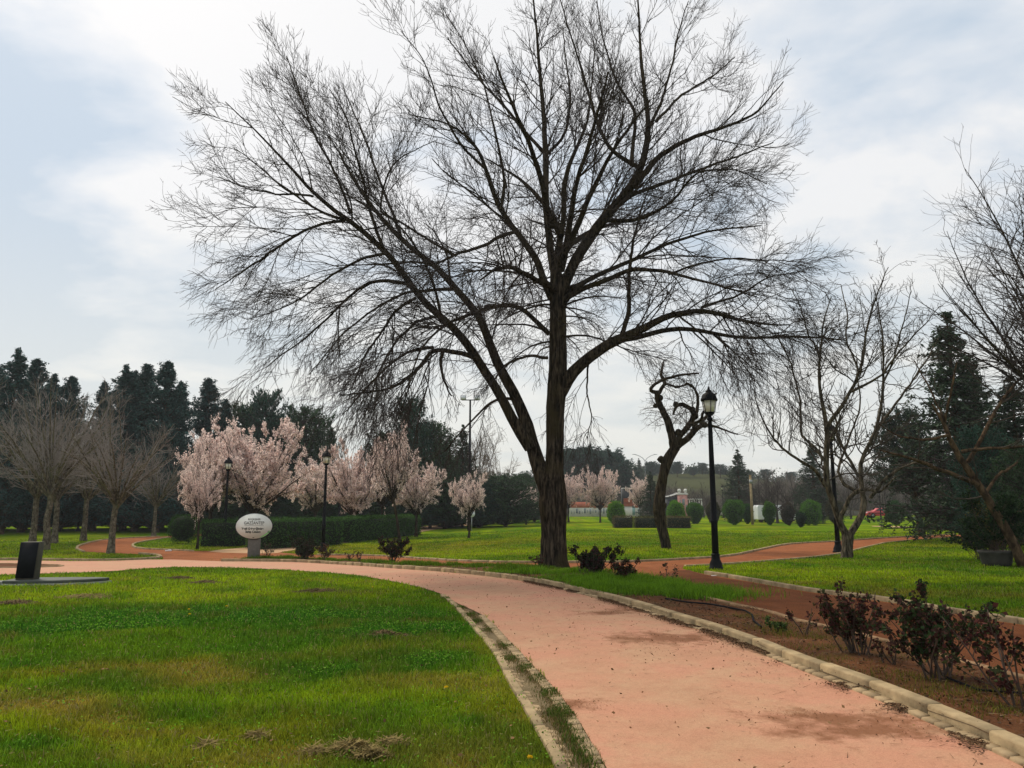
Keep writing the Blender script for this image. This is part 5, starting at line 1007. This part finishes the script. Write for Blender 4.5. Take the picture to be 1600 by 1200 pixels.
M_cane = plain('rose_cane', (.060, .040, .028), .8, .4, 10, .2)
bz = np.array([0, 0, .06]); gr_ = 'dark rose bushes in the planted bed'
bush(G(1340, 1035) + bz, .66, .95, 1, 'dark open rose bush, the left of the large three on the right', 18, 2100, .040, group=gr_)
bush(G(1462, 1075) + bz, .74, 1.0, 2, 'densest dark leafed rose bush, middle of the large three', 15, 2700, .045, ((.040, .020, .016), (.022, .040, .014)), group=gr_)
bush(G(1600, 1125) + bz, .80, .8, 3, 'dark rose bush cut by the right edge', 11, 1300, .045, group=gr_)
bush(G(1256, 1003) + bz, .42, .22, 4, 'single thin rose stem left of the large rose bushes', 3, 90, .04, group=gr_)
bush(G(1218, 996) + bz, .18, .5, 5, 'low green seedling bush beside the black hose end', 9, 380, .035, ((.06, .09, .02), (.04, .07, .02)), group=gr_)
bush(G(925, 905) + bz, .62, 1.5, 6, 'dark spreading rose bush at the right of the large trunk', 22, 3200, .06, ((.035, .016, .016), (.018, .028, .012)), group=gr_)
bush(G(978, 912) + bz, .50, .7, 7, 'small dark rose bush farther right of the large trunk', 12, 1100, .055, group=gr_)
bush(G(846, 893) + bz, .45, .55, 8, 'thin twiggy rose bush at the left foot of the large trunk', 8, 240, .05, group=gr_)
bush(G(1046, 917) + bz, .48, .22, 9, 'single bare rose stem at the tip of the bright grass', 3, 60, .05, group=gr_)
bush(G(615, 881) + bz, .78, 1.05, 10, 'round dark bush below the leaning blossom tree', 22, 3600, .06, ((.045, .020, .018), (.022, .034, .014)), group=gr_)
bush(G(476, 877) + bz, .80, 1.0, 11, 'round dark bush left of the middle lamp', 24, 3800, .065, ((.035, .022, .016), (.020, .034, .014)), group=gr_)
bush(G(506, 878) + bz, .70, .35, 12, 'narrow reddish bush at the foot of the middle lamp', 8, 420, .06, ((.07, .022, .018), (.03, .03, .014)), group=gr_)
bush(G(416, 876) + bz, .62, .5, 13, 'upright half-bare bush beside the oval sign', 11, 230, .05, ((.06, .05, .03), (.05, .06, .03)), group=gr_)
bush(G(545, 880) + bz, .35, .5, 14, 'low twiggy bush, left of the pair between the round bushes', 7, 110, .045, group=gr_); bush(G(562, 881) + bz, .45, .4, 15, 'low twiggy bush, right of the pair between the round bushes', 6, 110, .045, group=gr_)
bush(G(1395, 1052) + bz, .30, .5, 16, 'low bare rose cane between the two large rose bushes', 5, 120, .035, group=gr_)
# irrigation hose
def tube_obj(name, pts, r, mat, label=None, cat=None, parent=None, K=60, sides=8):
    P, rr = poly3([(*p, r) for p in pts], K, np.random.default_rng(1)); V, F = tubes(P[None], rr[None], sides); return tag(mk(name, V, F, mat, parent), label, cat)
M_hose = plain('black_hose', (.010, .010, .012), .8, .2, 6, 0, spec=.04)
tube_obj('garden_hose', [G(*p) + np.array([0, 0, .10]) for p in [(1040, 945), (1075, 951), (1110, 954), (1140, 960), (1165, 965), (1176, 972), (1178, 982), (1190, 992)]], .013, M_hose, 'black watering hose curling over the soil bed', 'hose')
tube_obj('garden_hose', [G(*p) + np.array([0, 0, .10]) for p in [(1475, 1075), (1500, 1085), (1530, 1098), (1580, 1102), (1640, 1104)]], .010, M_hose, 'thin black hose running to the right edge rose bush', 'hose')
b = B(); p = G(1116, 901); b.box((p[0], p[1], p[2] + .025), (.14, .05, .012), .3); tag(b.build('paper_scrap', plain('white_scrap', (.75, .75, .75), .8, .05)), 'white scrap lying on the dirt at the lamp foot', 'litter')
b = B(); p = G(263, 862); b.box((p[0], p[1], p[2] + .05), (.28, .1, .05), .2); b.box((p[0] + .05, p[1], p[2] + .085), (.14, .07, .03), .6); tag(b.build('paper_scrap', bpy.data.materials['white_scrap']), 'crumpled white scrap on the kerb of the hedge lawn', 'litter')
# a few dandelions
def dandelion(px, py, label):
    p = G(px, py); root = empty('dandelion', p, 0, label, 'flower', 'yellow flowers in the near lawn'); b = B(); b.lathe([(.002, 0), (.002, .055)], 5); b.build('stem', M_hose2, root)
    rng = np.random.default_rng(int(px)); n = 60; d = norm(rng.normal(size=(n, 3))); d[:, 2] = np.abs(d[:, 2]) * .6; V, F = leafcards(d * .016 + np.array([0, 0, .058]), .014, rng, .3, .5); o = multi('petals', [(V, F, np.repeat(np.array([[.75, .50, .02]]) * rng.uniform(.8, 1.1, n)[:, None], 4, 0))], M_petal, None, None, None); o.parent = root
M_hose2 = plain('flower_stem', (.06, .12, .03), .6, .2)
for a, b_, lb in [(697, 1085, 'yellow flower in olive grass near the flat edging'), (828, 1199, 'yellow flower at the bottom beside the edging'), (295, 958, 'nearer of two yellow flowers in the dark turf'), (296, 966, 'lower of two yellow flowers in the dark turf'), (354, 953, 'yellow flower right of the pair in the dark turf'), (582, 922, 'small pale flower in the bright far turf')]: dandelion(a, b_, lb)
print('bushes done')

# ------------------------------------------------------------------ lamps
M_glass = plain('lamp_glass', (.78, .76, .62), .25, .06, 3, 0, spec=.5)
def lamp_proto():
    root = empty('street_lamp', (0, 0, 0)); b = B()
    b.lathe([(.20, 0), (.20, .05), (.17, .08), (.165, .16), (.12, .26), (.105, .34), (.115, .37), (.115, .40), (.095, .42)], 12); b.build('base', M_iron, root, True, 0)
    b = B(); b.lathe([(.088, .42), (.085, 1.2), (.095, 1.22), (.095, 1.27), (.08, 1.29), (.072, 2.6), (.06, 3.6), (.052, 3.95), (.075, 3.97), (.075, 4.02), (.05, 4.04), (.045, 4.08)], 14); b.build('pole', M_iron, root, True)
    b = B(); b.lathe([(.03, 4.06), (.09, 4.10), (.13, 4.14), (.145, 4.16), (.145, 4.18)], 6)
    for k in range(6):   # ribs of the lantern cage
        a = k * math.pi / 3; P = np.array([[[.145 * math.cos(a), .145 * math.sin(a), 4.17], [.20 * math.cos(a), .20 * math.sin(a), 4.50]]]); V, F = tubes(P, np.full((1, 2), .011), 5); b.add(V, F)
    lan = b.build('lantern', M_iron, root)
    b = B(); b.lathe([(.13, 4.175), (.187, 4.50)], 6); b.build('glass', M_glass, lan)
    b = B(); b.lathe([(.225, 4.49), (.235, 4.53), (.215, 4.56), (.20, 4.62), (.16, 4.68), (.10, 4.72), (.085, 4.74), (.09, 4.77), (.05, 4.79), (.03, 4.83), (.035, 4.85), (.012, 4.88), (.003, 4.92)], 12); b.build('roof', M_iron, lan, True)
    return root
lp = lamp_proto(); gL = 'black lantern lamp posts'
def lamp(loc, label, rz=.3): return place(lp, 0, 0, 1.0, rz, label, 'street lamp', gL, loc)
lamp(G(1119, 890), 'nearest and tallest-looking black lamp post, right of the pruned tree', .5)
def lampY(px, base, top):        # distance from the apparent height of a 4.9 m post
    Y = 4.92 * FPX / (base - top) * 1.0
    for _ in range(20):
        p = GX(px, Y); d1 = H_at(top, Y, p[2]); Y *= 4.92 / d1
    return GX(px, Y)
lamp(lampY(505, 868, 700), 'black lamp post between two round bushes left of centre')
lamp(lampY(350, 855, 712), 'black lamp post in front of the widest blossom tree', .9)
lamp(lampY(1310, 865, 656), 'black lamp post behind the low forked tree', .2)
lamp(lampY(529, 838, 735), 'black lamp post just behind the gap in the clipped hedges'); lamp(lampY(636, 825, 750), 'small black lamp post at the far end of the clipped hedge')
lamp(lampY(122, 849, 742), 'thin black lamp post among the left bare trunks'); lamp(lampY(254, 836, 748), 'far black lamp post right of the last pale trunk')
lamp(lampY(891, 817, 763), 'far black lamp post right beside the large trunk'); lamp(lampY(1131, 818, 757), 'small far lamp post just right of the nearest lamp'); lamp(lampY(789, 812, 765), 'far black lamp post left of the small far blossom tree')
lamp(lampY(1377, 822, 756), 'far black lamp post beside the red car')

# floodlight mast, two-armed highway light, pale post, round sign
M_galv = plain('galvanised_steel', (.30, .31, .32), .5, .15, 6, 0, metal=.4); M_flood = plain('flood_glass', (.62, .65, .68), .2, .1, 3, 0)
p = GX(733, 68); hh = H_at(625, 68, p[2]); root = empty('floodlight_mast', p, 0, 'tall mast with two floodlights left of the large fork', 'floodlight')
b = B(); b.lathe([(.16, 0), (.13, hh * .4), (.08, hh)], 10); b.build('pole', M_iron, root, True); b = B(); b.box((0, 0, hh), (1.5, .08, .08)); b.build('crossbar', M_iron, root)
for s in (-1, 1):
    b = B(); b.box((s * .62, -.06, hh + .20), (.50, .22, .42)); f_ = b.build('floodlight', M_galv, root, bevel=.03); b = B(); b.box((s * .62, -.18, hh + .20), (.40, .02, .32)); b.build('glass', M_flood, f_)
x_ = farx(1010, 232); z_ = hillz(x_, 232); hh = H_at(710, 232) - z_; root = empty('highway_light', (x_, 232, z_), 0, 'two-armed highway light on the far hill', 'street lamp')
b = B(); b.lathe([(.22, 0), (.14, hh * .72)], 8); b.build('pole', M_galv, root, True); b = B()
for s in (-1, 1):
    P, r = poly3([(0, 0, hh * .7, .10), (s * .5, 0, hh * .84, .10), (s * 2.2, 0, hh * .97, .09), (s * 3.1, 0, hh, .12)], 10, rng); V, F = tubes(P[None], r[None], 6); b.add(V, F)
b.build('arm', M_galv, root)
for s in (-1, 1): b = B(); b.box((s * 3.3, 0, hh), (.9, .3, .14)); b.build('lamp_head', M_galv, root)
p = GX(1176, 84); root = empty('utility_post', p, 0, 'pale concrete post among the far shrubs', 'post'); b = B(); b.lathe([(.16, 0), (.12, 5.2)], 8); b.lathe([(.15, 5.2), (.15, 5.32)], 8); b.build('pole', M_kerb, root, True); b = B(); b.box((0, -.14, 4.6), (.3, .16, .4)); b.build('junction_box', M_galv, root)
p = GX(737, 66); root = empty('round_sign', p, 0, 'small round pale sign beside the lone blossom stem', 'sign'); b = B(); b.lathe([(.03, 0), (.03, 1.2)], 8); b.build('pole', M_galv, root)
b = B(); n_ = 20; a_ = np.linspace(0, 2 * np.pi, n_, endpoint=False); V = np.r_[np.c_[.28 * np.cos(a_), np.full(n_, -.05), 1.45 + .28 * np.sin(a_)], np.c_[.28 * np.cos(a_), np.full(n_, -.02), 1.45 + .28 * np.sin(a_)]]; i = np.arange(n_); b.add(V, [np.c_[i, (i + 1) % n_, (i + 1) % n_ + n_, i + n_], i[None, ::-1], i[None] + n_]); b.build('disc', M_flood, root)

# ------------------------------------------------------------------ oval park sign
M_signw = plain('sign_white', (.66, .70, .66), .5, .05, 3, 0); M_ink = plain('sign_ink', (.06, .07, .06), .6, .1, 3, 0); M_sgreen = plain('sign_green', (.22, .50, .16), .6, .1, 3, 0); M_spost = plain('sign_post_stone', (.13, .125, .11), .85, .2, 8, .3)
p = G(396, 875); SY = p[1]; k_ = SY / FPX; zc = H_at(822, SY, p[2]); root = empty('park_sign', p, R(2), 'white oval park sign on a grey post with Turkish wording', 'sign')
b = B(); b.box((0, 0, (zc - 17 * k_) / 2), (17 * k_, .22, zc - 17 * k_)); b.build('post', M_spost, root, bevel=.01)
rx, rz_ = 28.5 * k_, 19.8 * k_; n_ = 56; a_ = np.linspace(0, 2 * np.pi, n_, endpoint=False)
def oval(rx, rz, y0, y1, name, mat, par):
    V = np.r_[np.c_[rx * np.cos(a_), np.full(n_, y0), zc + rz * np.sin(a_)], np.c_[rx * np.cos(a_), np.full(n_, y1), zc + rz * np.sin(a_)]]; i = np.arange(n_)
    return mk(name, V, [np.c_[i, (i + 1) % n_, (i + 1) % n_ + n_, i + n_], i[None, ::-1], i[None] + n_], mat, par, False)
bd = oval(rx, rz_, -.16, -.12, 'frame', M_iron, root); pn = oval(rx * .965, rz_ * .955, -.165, -.158, 'panel', M_signw, root)
def text(s, size, x, z, mat, par, y=-.168, bold=0.0, sx=1.0, name='lettering'):
    cu = bpy.data.curves.new('t', 'FONT'); cu.body = s; cu.size = size; cu.align_x = 'CENTER'; cu.extrude = .002; cu.offset = bold + .0015
    o = bpy.data.objects.new('t', cu); C.objects.link(o); bpy.context.view_layer.update(); me = bpy.data.meshes.new_from_object(o); bpy.data.objects.remove(o)
    me.materials.clear(); me.materials.append(mat); t = bpy.data.objects.new(name, me); C.objects.link(t); t.parent = par; t.location = (x, y, z); t.rotation_euler = (R(90), 0, 0); t.scale = (sx, 1, 1); return t
text('BÜYÜKŞEHİR', 3.4 * k_, 0, zc + 9.2 * k_, M_ink, pn, sx=.9); text('GAZİANTEP', 6.6 * k_, 0, zc + 2.6 * k_, M_ink, pn, sx=.84)
b = B(); b.box((0, -.168, zc + .9 * k_), (29 * k_, .004, .35 * k_)); b.build('rule', M_ink, pn)
text('Yeşil Geleceğimize', 4.6 * k_, -2 * k_, zc - 5.2 * k_, M_ink, pn, bold=.004, sx=.92); text('Sahip Çıkalım', 4.6 * k_, -1 * k_, zc - 10 * k_, M_ink, pn, bold=.004, sx=.92)
# green corner sweep lower right with the small leaf mark
t_ = np.linspace(-1.25, -.35, 14); o_e = np.c_[rx * .95 * np.cos(t_), np.full(14, -.1675), zc + rz_ * .94 * np.sin(t_)]; ch = np.c_[np.linspace(o_e[0, 0], o_e[-1, 0], 14), np.full(14, -.1675), np.linspace(o_e[0, 2], o_e[-1, 2], 14)]
mk('corner_mark', np.r_[o_e, ch], np.array([[q_, q_ + 1, q_ + 15, q_ + 14] for q_ in range(13)]), M_sgreen, pn, False)
text('C', 4.2 * k_, 22.5 * k_, zc - 10 * k_, plain('sign_dark_green', (.03, .14, .07), .6, .1, 3, 0), pn, y=-.1695, bold=.004, name='emblem')
text('~', 4 * k_, 0, zc - 18.3 * k_, M_ink, pn, bold=.006, name='emblem')

# ------------------------------------------------------------------ black memorial stone on slab
M_black = plain('black_granite', (.004, .005, .008), .6, .4, 14, .1, .003, spec=.12); M_bside = plain('worn_granite', (.055, .05, .036), .7, .35, 8, .4); M_slab = plain('slab_concrete', (.060, .070, .060), .75, .35, 5, .4); M_slab2 = plain('slab_foot', (.24, .25, .22), .9, .3, 5, .4)
p = G(42, 913); kk = p[1] / FPX; root = empty('memorial_stone', p, R(8), 'black upright stone on a low pointed slab at the left lawn', 'monument')
def loft(P0, P1):
    P0, P1 = np.array(P0, float), np.array(P1, float); n = len(P0); i = np.arange(n); return np.r_[P0, P1], [np.c_[i, (i + 1) % n, (i + 1) % n + n, i + n], i[None, ::-1], i[None] + n]
w_, h_, t_ = 26 * kk, 54 * kk, .27
b = B(); ln_ = 2.2 * kk; V, F = loft([(-w_ / 2, -t_ / 2, .10), (w_ / 2, -t_ / 2, .10), (w_ / 2, t_ / 2, .10), (-w_ / 2, t_ / 2, .10)], [(-w_ / 2 + ln_, -t_ / 2 + .03, .13 + h_), (w_ / 2 + ln_, -t_ / 2 + .03, .13 + h_), (w_ / 2 + ln_, t_ / 2, .13 + h_), (-w_ / 2 + ln_, t_ / 2, .13 + h_)]); b.add(V, F); b.build('stone', M_bside, root, bevel=.008)
b = B(); y_ = -t_ / 2 - .012; V, F = loft([(-w_ / 2, y_, .14), (w_ / 2 - .01, y_, .14), (w_ / 2 - .01, y_ + .011, .14), (-w_ / 2, y_ + .011, .14)], [(-w_ / 2 + ln_, y_ + .03, .125 + h_), (w_ / 2 + ln_ - .01, y_ + .03, .125 + h_), (w_ / 2 + ln_ - .01, y_ + .041, .125 + h_), (-w_ / 2 + ln_, y_ + .041, .125 + h_)]); b.add(V, F); b.build('face_plate', M_black, root)
ol = [(-.36, -.30), (.1, -.40), (.7, -.36), (1.2, -.18), (1.52, .08), (1.58, .22), (1.3, .38), (.7, .48), (0, .5), (-.36, .42)]
b = B(); b.prism(ol, .045, .105); b.build('slab', M_slab, root, bevel=.015)
b = B(); b.prism([(x * 1.03 - .0, y * 1.08) for x, y in ol], -.04, .043); b.build('footing', M_slab2, root)
b = B(); b.box((-1.0, -.05, .045), (1.3, .5, .05), .06); b.build('side_slab', M_slab2, root)

# ------------------------------------------------------------------ planter pot at the right
p = G(1558, 884); root = empty('plant_pot', p, 0, 'wide dark round pot under the evergreen at the right', 'planter'); M_pot = plain('pot_concrete', (.045, .042, .036), .85, .3, 6, .4)
b = B(); b.lathe([(.34, 0), (.38, .10), (.42, .32), (.46, .36), (.46, .42), (.41, .42), (.40, .34)], 24); b.build('bowl', M_pot, root, True); b = B(); b.lathe([(.41, .33), (.39, .355)], 20); b.build('soil', M_soil, root)
bush(p + np.array([0, 0, .34]), 1.6, 1.5, 41, 'dark leafy shrub growing out of the wide pot', 16, 5200, .075, ((.018, .036, .012), (.010, .024, .010)), name='evergreen_shrub')
bush(GX(1565, 24), 1.75, 2.0, 42, 'yellow-flecked shrub behind the leaning trunk', 16, 3800, .07, ((.08, .06, .015), (.022, .034, .014)), name='evergreen_shrub')
bush(GX(1530, 24.5), 1.3, 1.3, 43, 'dark low shrub left of the wide pot', 14, 3600, .075, ((.016, .034, .012), (.012, .026, .010)), name='evergreen_shrub')

# ------------------------------------------------------------------ far buildings, walls, vehicles
M_pinkw = plain('painted_red_wall', (.46, .14, .09), .9, .2, 1.2, 0); M_white = plain('white_paint', (.62, .60, .56), .8, .15, .8, 0); M_dark = plain('dark_cladding', (.025, .028, .034), .6, .2, 2, 0); M_turq = plain('turquoise_paint', (.24, .38, .38), .8, .2, 1, 0); M_win = plain('dark_glass', (.02, .025, .03), .15, .1, 3, 0, spec=.5)
Yb = 125; p = GX(868, Yb); sc = Yb / FPX
root = empty('painted_wall', GX(945, Yb), 0, 'long low red and white painted wall behind the far blossom trees', 'wall'); Lw = 112 * sc
b = B(); b.box((0, 0, 1.15), (Lw, .3, 2.3)); b.build('wall', M_white, root); b = B(); b.box((-.3, -.165, 1.85), (Lw * .98, .03, .92)); b.build('red_band', M_pinkw, root)
b = B(); rngw = random.Random(4)
for k in range(26): x_ = -Lw / 2 + .5 + k * Lw / 27; b.box((x_, -.16, .75 + rngw.uniform(-.15, .15)), (rngw.uniform(.06, .34), .02, rngw.uniform(.3, .9)))
b.build('painted_marks', plain('mural_grey', (.22, .25, .26), .8, .3, 1, 0), root); b = B()
for x_, w_ in ((4.4, .9),): b.box((x_, -.17, 1.0), (w_, .02, 1.5))
b.build('painted_panel', M_turq, root); b = B(); b.box((0, 0, 2.34), (Lw + .1, .4, .08)); b.build('coping', M_dark, root)
root = empty('kiosk', GX(980, Yb - 8), 0, 'dark flat-roofed kiosk with red shutter left of the small spruce', 'building')
b = B(); b.box((0, 0, 3.0), (1.5, 1.5, 2.6)); b.build('wall', M_dark, root); b = B(); b.box((0, -.0, 4.36), (1.3, 1.7, .10)); b.build('roof', M_white, root); b = B(); b.box((0, 0, .85), (1.4, 1.4, 1.7)); b.build('base', M_white, root)
b = B(); [b.box((.05, -.78, 1.75 + .20 * q_), (1.3, .05, .12)) for q_ in range(6)]; b.build('shutter', M_pinkw, root)
Yp = 128; pp = GX(1067, Yp); root = empty('pavilion', pp, 0, 'slim pink gate tower with two white domed finials behind the clipped shrubs', 'building'); M_pk = plain('pink_render', (.50, .25, .22), .9, .3, 1.6, 0)
b = B(); b.box((0, 0, 1.75), (1.45, 1.4, 3.5)); b.build('wall', M_pk, root); b = B(); b.box((0, 0, 3.56), (1.7, 1.65, .12)); b.box((0, 0, 3.69), (1.55, 1.5, .14)); b.build('cornice', M_white, root)
for s_ in (-1, 1):
    b = B(); b.lathe([(.16, 3.76), (.18, 3.84), (.12, 3.9)] + [(max(.02, .30 * math.sin(t)), 4.16 - .30 * math.cos(t)) for t in np.linspace(.5, 3.1, 8)], 14, (s_ * .52, -.3, 0)); b.build('dome', M_white, root, True)
b = B(); b.box((.05, -.715, 2.3), (.42, .03, 1.0)); b.box((-.45, -.715, 2.0), (.16, .03, 1.3)); b.box((.5, -.715, 1.4), (.2, .03, .9)); b.build('painted_marks', bpy.data.materials['mural_grey'], root)
root = empty('cafe_building', GX(1050, Yp + 2), 0, 'dark glazed cafe with curved white roof left of the pink tower', 'building'); b = B(); b.box((0, 0, 1.55), (2.1, 3, 3.1)); b.build('wall', M_dark, root)
b = B(); xx = np.linspace(-1.3, 1.2, 9); zt = 3.12 + .26 * (xx / 1.3 + 1) ** 1.5; V = np.r_[np.c_[xx, np.full(9, -1.7), zt], np.c_[xx, np.full(9, 1.7), zt], np.c_[xx, np.full(9, -1.7), zt + .12], np.c_[xx, np.full(9, 1.7), zt + .12]]; q = np.arange(8); b.add(V, [np.c_[q, q + 1, q + 19, q + 18], np.c_[q + 18, q + 19, q + 28, q + 27], np.c_[q + 9, q + 10, q + 28, q + 27], np.c_[q, q + 1, q + 10, q + 9]]); b.build('roof', M_white, root)
for s_ in (-.65, 0, .65): b = B(); b.box((s_, -1.52, 1.7), (.55, .05, 1.8)); b.build('window', M_win, root)
root = empty('balustrade_wall', GX(1086, Yp), 0, 'pale balustrade wall right of the pink tower', 'wall'); b = B(); b.box((0, 0, .5), (2.8, .3, 1.0)); b.build('wall', M_white, root); b = B(); b.box((0, 0, 2.75), (2.8, .4, .2)); b.build('rail', M_white, root); b = B(); [b.box((-1.2 + q_ * .4, 0, 1.85), (.15, .15, 1.7)) for q_ in range(7)]; b.build('balusters', M_white, root)
root = empty('far_wall', GX(1180, 140), 0, 'low pale boundary wall behind the clipped shrubs', 'wall'); b = B(); b.box((0, 0, .45), (44, .3, .9)); b.build('wall', plain('old_plaster', (.34, .31, .27), .9, .3, .4, 0), root); b = B(); b.box((0, 0, .94), (44, .42, .08)); b.build('coping', M_kerb, root)

def car(loc, rz, body, label, cat='car', L_=4.3, H=1.45, van=False):
    root = empty('parked_' + ('van' if van else 'car'), loc, rz, label, cat); W = 1.75; b = B()
    if van: pr = [(-2.5, .35), (2.5, .35), (2.5, .95), (2.1, 1.15), (1.65, 1.95), (1.3, 2.1), (-2.35, 2.1), (-2.5, 1.9)]
    else: pr = [(-2.15, .30), (2.15, .30), (2.15, .72), (1.95, .85), (1.15, .95), (.55, 1.40), (-.9, 1.45), (-1.6, 1.05), (-2.1, .98)]
    n = len(pr); V = np.array([(x, s * W / 2 * (.86 if z > 1.2 else 1), z) for s in (-1, 1) for x, z in pr]); i = np.arange(n); b.add(V, [np.c_[i, (i + 1) % n, (i + 1) % n + n, i + n], i[None, ::-1], i[None] + n]); b.build('body', body, root, bevel=.05)
    for s in (-1, 1):
        b = B(); y_ = s * (W / 2 * .93 + .02)
        if van: pts = [(1.0, 1.3), (1.75, 1.3), (1.5, 1.85), (1.0, 1.85)]
        else: pts = [(-1.25, 1.0), (.95, 1.0), (.5, 1.32), (-.85, 1.36)]
        V = np.array([(x, y_ + q_ * .02, z) for q_ in (0, 1) for x, z in pts]); i = np.arange(4); b.add(V, [np.c_[i, (i + 1) % 4, (i + 1) % 4 + 4, i + 4], i[None, ::-1], i[None] + 4]); b.build('side_window', M_win, root)
        for x in ((-1.5, 1.5) if van else (-1.3, 1.35)):
            b = B(); th = np.linspace(0, 2 * np.pi, 18, endpoint=False); V = np.array([(x + .32 * math.cos(t), s * W / 2 + q_, .32 + .32 * math.sin(t)) for q_ in (-.12, .04) for t in th]); i = np.arange(18); b.add(V, [np.c_[i, (i + 1) % 18, (i + 1) % 18 + 18, i + 18], i[None, ::-1], i[None] + 18]); wh = b.build('wheel', M_hose, root)
            b = B(); V = np.array([(x + .19 * math.cos(t), s * (W / 2 + .045), .32 + .19 * math.sin(t)) for t in th]); b.add(V, [i[None]]); b.build('rim', M_galv, wh)
        b = B(); b.box(((2.48 if van else 2.13), s * .6, .75), (.08, .3, .16)); b.build('headlight', M_flood, root)
    return root
M_vwhite = plain('vehicle_white', (.78, .79, .80), .35, .03, 1, 0, spec=.5); M_vred = plain('vehicle_red', (.42, .02, .02), .35, .05, 1, 0, spec=.5)
car(GX(1212, 96), R(4), M_vwhite, 'white delivery van parked behind the clipped shrubs', 'van', van=True); car(GX(1376, 116), R(175), M_vred, 'red car seen between trunk and dark round shrub'); car(GX(832, 108), R(3), M_vwhite, 'white car half hidden by the large left limb')
car(GX(678, 92), R(10), M_vred, 'dark red car deep under the blossom trees')
# small bird in the sky
p = at(972, 701, 60); root = empty('bird', p, .4, 'tiny dark bird flying above the far pines', 'bird'); b = B(); b.lathe([(.005, -.16), (.04, -.10), (.055, 0), (.04, .08), (.02, .14), (.003, .18)], 8); o = b.build('body', M_iron, root, True); o.rotation_euler = (R(80), 0, 0)
b = B(); b.add([(0, -.05, 0), (0, .06, 0), (.22, .02, .10), (.42, -.06, .04), (.20, -.07, .09)], [np.array([[0, 1, 2, 4]]), np.array([[4, 2, 3]])]); b.add([(0, -.05, 0), (0, .06, 0), (-.22, .02, .10), (-.42, -.06, .04), (-.20, -.07, .09)], [np.array([[0, 4, 2, 1]]), np.array([[4, 3, 2]])]); b.build('wings', M_iron, root)
# air: the haze that pales the far trees and the hill
b = B(); b.box((0, 600, 12), (6600, 6600, 27)); hzo = b.build('haze', None)
mh = bpy.data.materials.new('haze'); mh.use_nodes = True; mh.node_tree.nodes.clear(); o_ = mh.node_tree.nodes.new('ShaderNodeOutputMaterial'); v_ = mh.node_tree.nodes.new('ShaderNodeVolumePrincipled')
v_.inputs['Color'].default_value = (.86, .90, .95, 1); v_.inputs['Density'].default_value = 0.0004; mh.node_tree.links.new(v_.outputs[0], o_.inputs['Volume']); hzo.data.materials.append(mh)
tag(hzo, 'thin pale air over the whole park', 'haze', kind='stuff')
print('all done')
